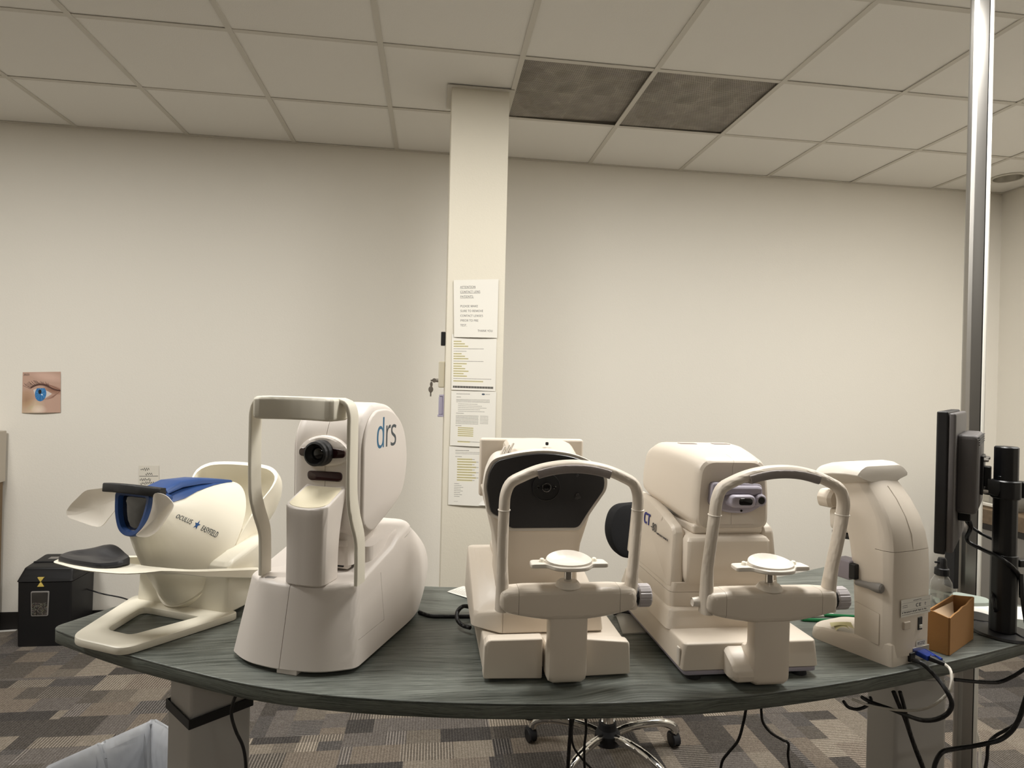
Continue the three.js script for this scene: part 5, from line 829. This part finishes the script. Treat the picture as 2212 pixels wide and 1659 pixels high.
  const m2 = mesh('wall_note', quad(...q2.map((p) => p.clone().sub(c3)), 4, 0.003, V3(0, 0, 1)), note); m2.position.copy(c3); tag(m2, 'hand-written note on the back wall above the blue eyepiece', 'note');
}

// ================================================================== cabinet, shredder
{
  const zf = -3.42, p = onZ(14, 930, ZB + 0.02), p2 = onZ(10, 1040, ZB + 0.02);
  const t = thing('storage_cabinet', 'tall cabinet with beige upper part and brown wood lower part by the back wall', 'cabinet', [p.x - 0.45, 0, (zf + ZB) / 2 + 0.005]);
  const D = (zf - ZB) / 2 - 0.012;
  mesh('hutch', box(-0.45, 0.45, p2.y, p.y, -D, D, 0.004), M.hutch, t);
  const body = mesh('carcass', box(-0.44, 0.437, 0.06, p2.y, -D, D - 0.004, 0.003), M.wood, t);
  mesh('plinth', box(-0.43, 0.42, 0, 0.06, -D + 0.01, D - 0.04, 0.002), M.baseboard, t);
  for (const s of [-1, 1]) { const d = mesh('door', box(s < 0 ? -0.434 : 0.003, s < 0 ? -0.003 : 0.431, 0.075, p2.y - 0.01, D - 0.004, D + 0.012, 0.003), M.wood, t); mesh('handle', box(s * 0.04 - 0.006, s * 0.04 + 0.006, 0.6, 0.72, D + 0.012, D + 0.03, 0.004), M.steel, d); }
}
{
  const fl = onZ(36, 1300, -3.6), fr = onZ(154, 1300, -3.6), w = (fr.x - fl.x) / 2, h = onZ(100, 1231, -3.6).y;
  const t = thing('paper_shredder', 'black paper shredder with small window on the floor by the back wall', 'shredder', [(fl.x + fr.x) / 2, 0, -3.715]);
  mesh('bin', loft([[0, 0.97], [0.01, 0.98], [h - 0.07, 1], [h - 0.068, 1]].map(([y, k]) => roundPoly([[-w * k, -0.115 * k], [w * k, -0.115 * k], [w * k, 0.115 * k], [-w * k, 0.115 * k]], 0.015, 4).map(([x, z]) => [x, y, z]))), M.black, t);
  const lid = mesh('cutter_head', shell(roundPoly([[-w - 0.004, -0.118], [w + 0.004, -0.118], [w + 0.004, 0.119], [-w - 0.004, 0.119]], 0.015, 4), roundPoly([[-w + 0.01, -0.11], [w - 0.005, -0.11], [w - 0.002, 0.1], [-w + 0.02, 0.1]], 0.015, 4), h - 0.066, (x, z) => h + 0.018 - 0.1 * (z + 0.0) - 0.18 * x * x, 0.008), M.black, t);
  const slot = mesh('feed_slot', box(-0.1, 0.1, 0, 0.004, -0.006, 0.006, 0.001), M.rubber, lid); slot.position.set(-0.01, h + 0.016, 0.02); slot.rotation.x = 0.1;
  const cp = mesh('control_panel', box(-0.035, 0.035, 0, 0.003, -0.02, 0.02, 0.001), M.lavender, lid); cp.position.set(w - 0.07, h + 0.019, -0.04); cp.rotation.x = 0.1;
  const cp2 = mesh('control_panel', box(-0.04, 0.04, 0, 0.003, -0.015, 0.015, 0.001), M.greyLever, lid); cp2.position.set(-w + 0.11, h + 0.02, -0.04); cp2.rotation.x = 0.1;
  const win = mesh('window_frame', extrude(roundPoly([[-0.042, 0.0], [0.042, 0.0], [0.046, 0.135], [-0.046, 0.135]], 0.008, 4), 0.11, 0.119, 0.002), M.greyLever, t); win.position.set(-0.02, 0.165, 0);
  mesh('window_pane', extrude(roundPoly([[-0.037, 0.006], [0.037, 0.006], [0.041, 0.129], [-0.041, 0.129]], 0.006, 4), 0.1, 0.1195, 0.0006), std({ map: canvasTexture(128, 192, (c, W, H) => { c.fillStyle = '#35322f'; c.fillRect(0, 0, W, H); const r = rng(8); for (let k = 0; k < 420; k++) { const y = H * (0.45 + 0.55 * r()); c.strokeStyle = `rgba(${180 + r() * 60},${172 + r() * 60},${150 + r() * 60},0.6)`; c.lineWidth = 1.5; const x = r() * W; c.beginPath(); c.moveTo(x, y); c.lineTo(x + (r() - 0.5) * 16, y + (r() - 0.5) * 10); c.stroke(); } }), roughness: 0.15 }), win);
  { const g = win.children[0].geometry, p = g.attributes.position, uv = g.attributes.uv; for (let i = 0; i < p.count; i++) uv.setXY(i, (p.getX(i) + 0.045) / 0.09, p.getY(i) / 0.135); }
  const hg = mesh('hourglass_emblem', mergeGeometries([extrude([[-0.016, 0.05], [0.016, 0.05], [0.002, 0.027], [-0.002, 0.027]], 0.11, 0.1195, 0.0002), extrude([[-0.016, 0.0], [0.016, 0.0], [0.002, 0.023], [-0.002, 0.023]], 0.11, 0.1195, 0.0002)]), M.gold, t); hg.position.set(-0.018, 0.325, 0); lbl(hg, 'gold hourglass mark');
  const cb = thing('shredder_cord', 'thin black cord running from the shredder along the back wall', 'cable', [(fl.x + fr.x) / 2 + w, 0.2, -3.75]);
  mesh('cord', tube([V3(-0.004, 0.06, 0), V3(0.08, 0.03, 0.0), V3(0.2, -0.01, -0.02), V3(0.32, -0.09, -0.04), V3(0.5, -0.19, -0.05), V3(0.9, -0.194, -0.05)], 0.004), M.cable, cb);
  const ps = onY(14, 1362, 0.002), sc = mesh('paper_scrap', box(-0.08, 0.05, 0, 0.0015, -0.012, 0.012, 0), M.paper); sc.position.set(ps.x, 0, ps.z); sc.rotation.y = 0.12; tag(sc, 'white paper scrap on the carpet in front of the cabinet', 'paper');
}

// ================================================================== waste bin with plastic liner, office chair
{
  const a = onY(330, 1553, 0.34), b = onY(88, 1662, 0.34);
  const t = thing('waste_bin', 'waste bin lined with a clear plastic bag under the table end', 'waste bin', [-1.02, 0, -1.72], 0.12);
  const dir = V3(b.x - a.x, 0, b.z - a.z), yaw = Math.atan2(dir.x, dir.z); t.rotation.y = yaw;
  const L = dir.length(), Wd = 0.3, mid = a.clone().lerp(b, 0.5).add(V3(Math.cos(yaw), 0, -Math.sin(yaw)).multiplyScalar(Wd / 2)); t.position.set(mid.x, 0, mid.z);
  t.scale.y = 0.34 / 0.42;
  const hx = Wd / 2, hz = Math.max(0.16, L / 2);
  const rim = (k, r) => roundPoly([[-hx * k, -hz * k, r], [hx * k, -hz * k, r], [hx * k, hz * k, r], [-hx * k, hz * k, r]], r, 5);
  mesh('bin', loft([[0, 0.8], [0.008, 0.82], [0.4, 0.985], [0.408, 1.0], [0.408, 0.975], [0.4, 0.965], [0.012, 0.8], [0.012, 0.4]].map(([y, k]) => rim(k, 0.025).map(([x, z]) => [x, y, z])), { crease: 0.5 }), M.bin, t);
  const r = rng(21), jit = Array.from({ length: 400 }, () => r() - 0.5), R = [];
  [[0.16, 0.97], [0.3, 1.02], [0.38, 1.015], [0.412, 1.02], [0.42, 1.0], [0.414, 0.965], [0.39, 0.91], [0.36, 0.88], [0.32, 0.85], [0.28, 0.83], [0.24, 0.81], [0.2, 0.79], [0.16, 0.77], [0.12, 0.74], [0.06, 0.7], [0.03, 0.5]].forEach(([y, k], j) => R.push(roundPoly([[-hx * k, -hz * k, 0.02], [0, -hz * k, 0.02], [hx * k, -hz * k, 0.02], [hx * k, 0, 0.02], [hx * k, hz * k, 0.02], [0, hz * k, 0.02], [-hx * k, hz * k, 0.02], [-hx * k, 0, 0.02]], 0.02, 6).map(([x, z], i) => { const f = (j < 3 ? 0.01 : j > 5 ? 0.006 : 0.003), n = Math.sin(i * 0.55 + j * 0.5) * 0.7 + Math.sin(i * 1.3 - j * 0.9) * 0.5 + jit[(i * 5 + j * 3) % 400] * 0.4; return [x + n * f, y + (j < 2 ? jit[(i * 7 + j) % 400] * 0.03 : j === 4 ? jit[(i * 3) % 400] * 0.006 : 0), z + n * f * 0.8]; })));
  lbl(mesh('liner_bag', loft(R, { capA: false, crease: 0.5 }), M.bag, t), 'clear plastic liner folded over the rim');
}
{
  const hub = onY(1312, 1586, 0.1), t = thing('office_chair', 'black office chair with chrome five-star base behind the table', 'chair', [hub.x, 0, hub.z], 0.35);
  mesh('hub', loft([[0.06, 0.03], [0.07, 0.05], [0.11, 0.05], [0.125, 0.036], [0.15, 0.034]].map(([y, r]) => circle(r, 28).map(([x, z]) => [x, y, z]))), M.rubber, t);
  mesh('gas_lift', cyl(0, 0.14, 0, 0.027, 0.027, 0.28, 'y', 28), M.chrome, t);
  const start = 0.18;
  for (let k = 0; k < 5; k++) {
    const a = start + k * 2 * PI / 5, c = Math.cos(a), s = Math.sin(a), P = (r, y) => V3(c * r, y, s * r);
    const spoke = mesh('spoke', sweep(smoothPts([P(0.03, 0.1), P(0.1, 0.115), P(0.2, 0.118), P(0.27, 0.105), P(0.305, 0.082), P(0.31, 0.066)].map((p) => [p.x, p.y, p.z]), 24), circle(0.017, 14, 0.014), V3(-s, 0, c)), M.chrome, t);
    const caster = new THREE.Group(); caster.name = 'caster'; caster.position.copy(P(0.31, 0)); caster.rotation.y = -a + (k * 1.3); t.add(caster);
    mesh('caster_hood', loft([-0.016, -0.014, 0.014, 0.016].map((x, i) => { const r = i % 3 ? 0.031 : 0.027, pts = []; for (let j = 0; j <= 14; j++) { const b = -0.3 + j / 14 * (PI + 0.6); pts.push([x, 0.031 + Math.sin(b) * r, Math.cos(b) * r - 0.012]); } return pts; })), M.rubber, caster);
    for (const x of [-0.013, 0.013]) mesh('caster_wheel', moved(cyl(0, 0, 0, 0.027, 0.027, 0.009, 'x', 24, 0.003), x - 0.0045, 0.027, -0.012), M.black, caster);
    mesh('caster_stem', cyl(0, 0.05, 0, 0.006, 0.006, 0.028), M.chrome, caster);
  }
  mesh('seat', shell(roundPoly([[-0.23, -0.22], [0.23, -0.22], [0.24, 0.22], [-0.24, 0.22]], 0.09, 8), roundPoly([[-0.24, -0.22], [0.24, -0.22], [0.25, 0.23], [-0.25, 0.23]], 0.09, 8), 0.44, 0.52, 0.03), M.seat, t);
  mesh('seat_mechanism', box(-0.09, 0.09, 0.405, 0.442, -0.12, 0.12, 0.01), M.rubber, t);
  const bk = onZ(1352, 1152, hub.z - 0.2), q = bk.clone().sub(t.position).applyAxisAngle(V3(0, 1, 0), -0.35);
  const br = []; for (const [z, k] of [[-0.02, 0.9], [-0.026, 0.97], [0, 1], [0.022, 0.97], [0.028, 0.88]]) br.push(roundPoly([[-0.13, -0.11, 0.08], [0.13, -0.11, 0.08], [0.2, 0.0, 0.1], [0.17, 0.13, 0.09], [-0.17, 0.13, 0.09], [-0.2, 0.0, 0.1]], 0.08, 8).map(([x, y]) => [x * k, y * k, z - 0.35 * x * x]));
  const back = mesh('backrest', loft(br, { crease: 0.7 }), M.seat, t); back.position.set(q.x + 0.1, bk.y, q.z); back.rotation.y = 0.0;
  mesh('back_strut', sweep([V3(q.x * 0.3, 0.41, q.z * 0.35), V3(q.x * 0.7, 0.42, q.z * 0.95), V3(q.x + 0.08, 0.48, q.z * 1.15), V3(q.x + 0.1, 0.7, q.z - 0.02), V3(q.x + 0.1, bk.y, q.z - 0.02)], roundPoly([[-0.03, -0.008], [0.03, -0.008], [0.03, 0.008], [-0.03, 0.008]], 0.004, 3), V3(1, 0, 0)), M.rubber, t);
}

// ================================================================== pole and things beyond it
{
  const c = onZ(2098, 900, -1.87), r = 0.026;
  const t = thing('power_pole', 'brushed aluminium pole from floor to ceiling with flat edge strip coloured pale for lamp reflection', 'pole', [c.x, 0, c.z], -0.62);
  mesh('pole', loft([0, HC].map((y) => [...Array.from({ length: 26 }, (_, i) => { const a = PI * 0.5 + i / 25 * PI * 1.0; return [Math.cos(a) * r - 0.004, y, -Math.sin(a) * r]; }), [0.019, y, r], [0.0195, y, -r]]), { crease: 0.5 }), M.alu, t);
  mesh('groove', box(0.0185, 0.0225, 0, HC, -r + 0.004, r - 0.004, 0), M.legDark, t);
  lbl(mesh('edge_strip', extrude(roundPoly([[0.022, -r], [0.034, -r], [0.034, r], [0.022, r]], 0.009, 6), 0, HC, 0.0005, 'xz'), M.aluStripSheen, t), 'edge strip coloured pale for lamp reflection');
  const b = onZ(2056, 1210, -1.86), bp = thing('black_post', 'short black upright standing on the table beside the metal pole', 'post', [b.x, TT, b.z]);
  mesh('post', box(-0.009, 0.009, 0, 0.19, -0.02, 0.02, 0.002), M.standBlack, bp); mesh('post_clip', box(-0.012, 0.012, 0.185, 0.2, -0.023, 0.023, 0.003), M.knob, bp);
}
{
  // counter along the right-hand wall with two clear storage boxes
  const xf = 3.37, top = onX(2130, 1100, xf).y, z1 = -1.9, z0 = -3.47, t = thing('side_counter', 'counter with wood edge and grey panel along the side wall behind the pole', 'counter', [(xf + XR) / 2, 0, (z0 + z1) / 2]);
  const hx = (XR - xf) / 2 - 0.012, hz = (z1 - z0) / 2;
  mesh('worktop', box(-hx - 0.01, hx, top - 0.09, top, -hz, hz, 0.004), std({ color: 0x8a745a, roughness: 0.5, map: dataTexture(256, (x, y, i) => { const v = 215 + (nB[(Math.floor(y / 2) * 256 + Math.floor(x / 24)) % 65536] - 0.5) * 70 + (nA[i] - 0.5) * 30; return [clamp(v), clamp(v), clamp(v)]; }) }), t);
  mesh('dark_band', box(-hx - 0.006, hx, top - 0.125, top - 0.09, -hz, hz, 0.002), M.baseboard, t);
  for (let k = 0; k < 3; k++) mesh('front_panel', box(-hx, hx, 0.12, top - 0.126, -hz + k * 2 * hz / 3 + 0.001, -hz + (k + 1) * 2 * hz / 3 - 0.001, 0.002), M.panelGrey, t);
  mesh('plinth', box(-hx + 0.04, hx, 0, 0.12, -hz, hz, 0.002), M.baseboard, t);
  [[2137, 1102, 'clear plastic storage box with white latch on the counter near the back wall corner'], [2262, 1135, 'clear plastic storage box further along the counter from the back wall']].forEach(([px, py, label]) => {
    const p = onX(px, py, xf + 0.05), q = thing('storage_box', label, 'box', [xf + 0.24, top, p.z], 0, 'clear boxes on the counter');
    const hxx = 0.17, hzz = 0.15;
    mesh('tub', loft([[0, 0.9], [0.004, 0.92], [0.125, 1], [0.125, 0.975], [0.008, 0.9], [0.008, 0.5]].map(([y, k]) => roundPoly([[-hxx * k, -hzz * k], [hxx * k, -hzz * k], [hxx * k, hzz * k], [-hxx * k, hzz * k]], 0.02, 4).map(([x, z]) => [x, y, z]))), M.clear, q);
    mesh('lid', shell(roundPoly([[-hxx - 0.006, -hzz - 0.006], [hxx + 0.006, -hzz - 0.006], [hxx + 0.006, hzz + 0.006], [-hxx - 0.006, hzz + 0.006]], 0.02, 4), roundPoly([[-hxx, -hzz], [hxx, -hzz], [hxx, hzz], [-hxx, hzz]], 0.02, 4), 0.126, 0.14, 0.004), M.clear, q);
    mesh('latch', box(-hxx - 0.022, -hxx - 0.004, 0.01, 0.03, -0.09, 0.09, 0.005), M.sticker, q);
    for (const z of [-0.08, 0.02]) mesh('contents', box(-0.12, 0.1, 0.009, 0.05 + z * 0.2 + 0.03, z, z + 0.07, 0.01), M.greyLever, q);
  });
}

// ================================================================== cords under and behind the table
{
  const cord = (name, label, pts, r, mat = M.cable, seg = 60) => { const g0 = pts[0], q = thing(name, label, 'cable', [g0.x, g0.y, g0.z]); mesh('cord', tube(pts.map((p) => p.clone().sub(g0)), r, 8, seg), mat, q); return q; };
  const Z = onZ, u = TT - 0.036;
  cord('loose_cable', 'black power cord of the curved tonometer looping below the table edge', [onY(1972, 1426, TT + 0.014), onY(1990, 1432, TT + 0.018), Z(2022, 1462, -1.285), Z(2046, 1495, -1.26), Z(2056, 1520, -1.262), Z(2048, 1540, -1.275), Z(2025, 1553, -1.3), Z(1995, 1556, -1.34), Z(1960, 1546, -1.4), Z(1925, 1532, -1.45), Z(1880, 1516, -1.5), Z(1862, 1506, -1.53)], 0.0052);
  cord('loose_cable', 'thin black cord dangling from the left lift column strap', [Z(526, 1486, -1.5), Z(510, 1502, -1.5), Z(502, 1525, -1.5), Z(500, 1545, -1.5), Z(510, 1580, -1.5), Z(524, 1610, -1.5), Z(530, 1640, -1.5), Z(532, 1700, -1.5)], 0.0038);
  cord('cord_loop', 'short black cord loop hanging under the table beside the lift column with strap', [Z(562, 1488, -1.55), Z(572, 1498, -1.55), Z(590, 1501, -1.55), Z(608, 1498, -1.55), Z(620, 1488, -1.56)], 0.0036);
  cord('loose_cable', 'black cord hanging straight down before the chair base', [Z(1234, 1535, -1.5), Z(1232, 1580, -1.52), Z(1229, 1620, -1.54), Z(1226, 1680, -1.56)], 0.005);
  cord('loose_cable', 'thin black cord crossing in front of the chair spokes', [Z(1244, 1535, -1.52), Z(1236, 1570, -1.54), Z(1238, 1610, -1.56), Z(1258, 1640, -1.58), Z(1290, 1672, -1.6)], 0.003);
  cord('loose_cable', 'thin black cord hanging just beside the straight cord at the chair', [Z(1264, 1535, -1.5), Z(1266, 1575, -1.52), Z(1262, 1620, -1.54), Z(1264, 1680, -1.56)], 0.0034);
  cord('cord_loop', 'small black cord loop hanging under the table by the chair', [Z(1128, 1538, -1.5), Z(1134, 1550, -1.5), Z(1148, 1553, -1.5), Z(1160, 1540, -1.5)], 0.0036);
  cord('loose_cable', 'black cord under the table bending down towards the chair caster', [Z(1612, 1528, -1.45), Z(1606, 1560, -1.48), Z(1594, 1600, -1.5), Z(1574, 1625, -1.52), Z(1560, 1645, -1.54), Z(1554, 1690, -1.56)], 0.0036);
  cord('loose_cable', 'black cord under the table with a sharp kink on its way down', [Z(1644, 1530, -1.52), Z(1648, 1560, -1.55), Z(1664, 1582, -1.57), Z(1690, 1598, -1.59), Z(1703, 1606, -1.6), Z(1702, 1630, -1.61), Z(1707, 1665, -1.63), Z(1712, 1700, -1.64)], 0.0036);
  cord('loose_cable', 'black twin cord running down the face of the lift column near the pole', [Z(1930, 1494, -1.46), Z(1945, 1530, -1.46), Z(1956, 1555, -1.46), Z(1966, 1585, -1.46), Z(1980, 1625, -1.47), Z(2002, 1680, -1.48)], 0.0055);
  cord('loose_cable', 'second black cord beside the twin cord on the lift column', [Z(1944, 1494, -1.45), Z(1954, 1530, -1.45), Z(1960, 1560, -1.45), Z(1972, 1600, -1.46), Z(1990, 1645, -1.47), Z(2006, 1690, -1.48)], 0.0048);
  cord('cord_loop', 'black cord loop with thick end hanging under the tonometer', [Z(1822, 1515, -1.5), Z(1832, 1527, -1.5), Z(1850, 1532, -1.5), Z(1868, 1527, -1.5), Z(1882, 1515, -1.5), Z(1880, 1506, -1.51)], 0.0042);
  cord('loose_cable', 'black cord leaving the table edge in a low wave past the pole', [Z(2062, 1468, -1.42), Z(2090, 1471, -1.42), Z(2130, 1474, -1.42), Z(2160, 1473, -1.42), Z(2190, 1460, -1.4), Z(2216, 1444, -1.38), Z(2250, 1430, -1.36)], 0.0046);
  cord('loose_cable', 'thick black cord crossing low in front of the pole', [Z(2015, 1690, -1.52), Z(2020, 1650, -1.52), Z(2035, 1625, -1.52), Z(2060, 1618, -1.52), Z(2100, 1612, -1.5), Z(2135, 1605, -1.48), Z(2160, 1598, -1.47), Z(2184, 1580, -1.46), Z(2200, 1555, -1.45), Z(2212, 1520, -1.44), Z(2225, 1480, -1.43)], 0.0058);
  cord('loose_cable', 'thin black cord dropping from the thick low cord to the floor', [Z(2218, 1500, -1.46), Z(2204, 1550, -1.47), Z(2188, 1568, -1.48), Z(2150, 1590, -1.5), Z(2136, 1605, -1.51), Z(2132, 1640, -1.52), Z(2122, 1690, -1.54)], 0.0042);
  cord('data_cord', 'white cord pair hanging behind the pole near the floor', [Z(2104, 1566, -2.12), Z(2112, 1590, -2.12), Z(2117, 1620, -2.12), Z(2117, 1650, -2.12), Z(2122, 1690, -2.12)], 0.005, M.cableWhite);
  cord('loose_cable', 'black cord running behind the retinal camera to the autorefractor', [onY(905, 1322, TT + 0.005), onY(930, 1330, TT + 0.005), onY(960, 1331, TT + 0.005), onY(1000, 1331, TT + 0.005), onY(1024, 1331, TT + 0.005)], 0.005);
  cord('cord_loop', 'black cable loop standing out beside the autorefractor', [Z(1020, 1312, -1.68), Z(1000, 1310, -1.66), Z(988, 1322, -1.64), Z(988, 1338, -1.62), Z(998, 1350, -1.6), Z(1016, 1356, -1.58)], 0.0055);
  cord('loose_cable', 'short cords lying between the two chin-rest instruments', [onY(1326, 1326, TT + 0.006), onY(1340, 1320, TT + 0.008), onY(1370, 1325, TT + 0.008), onY(1392, 1328, TT + 0.006), onY(1420, 1345, TT + 0.006)], 0.0045);
}

scene.traverse((o) => { if (o.isMesh) { o.castShadow = true; o.receiveShadow = true; } });
renderer.render(scene, camera);
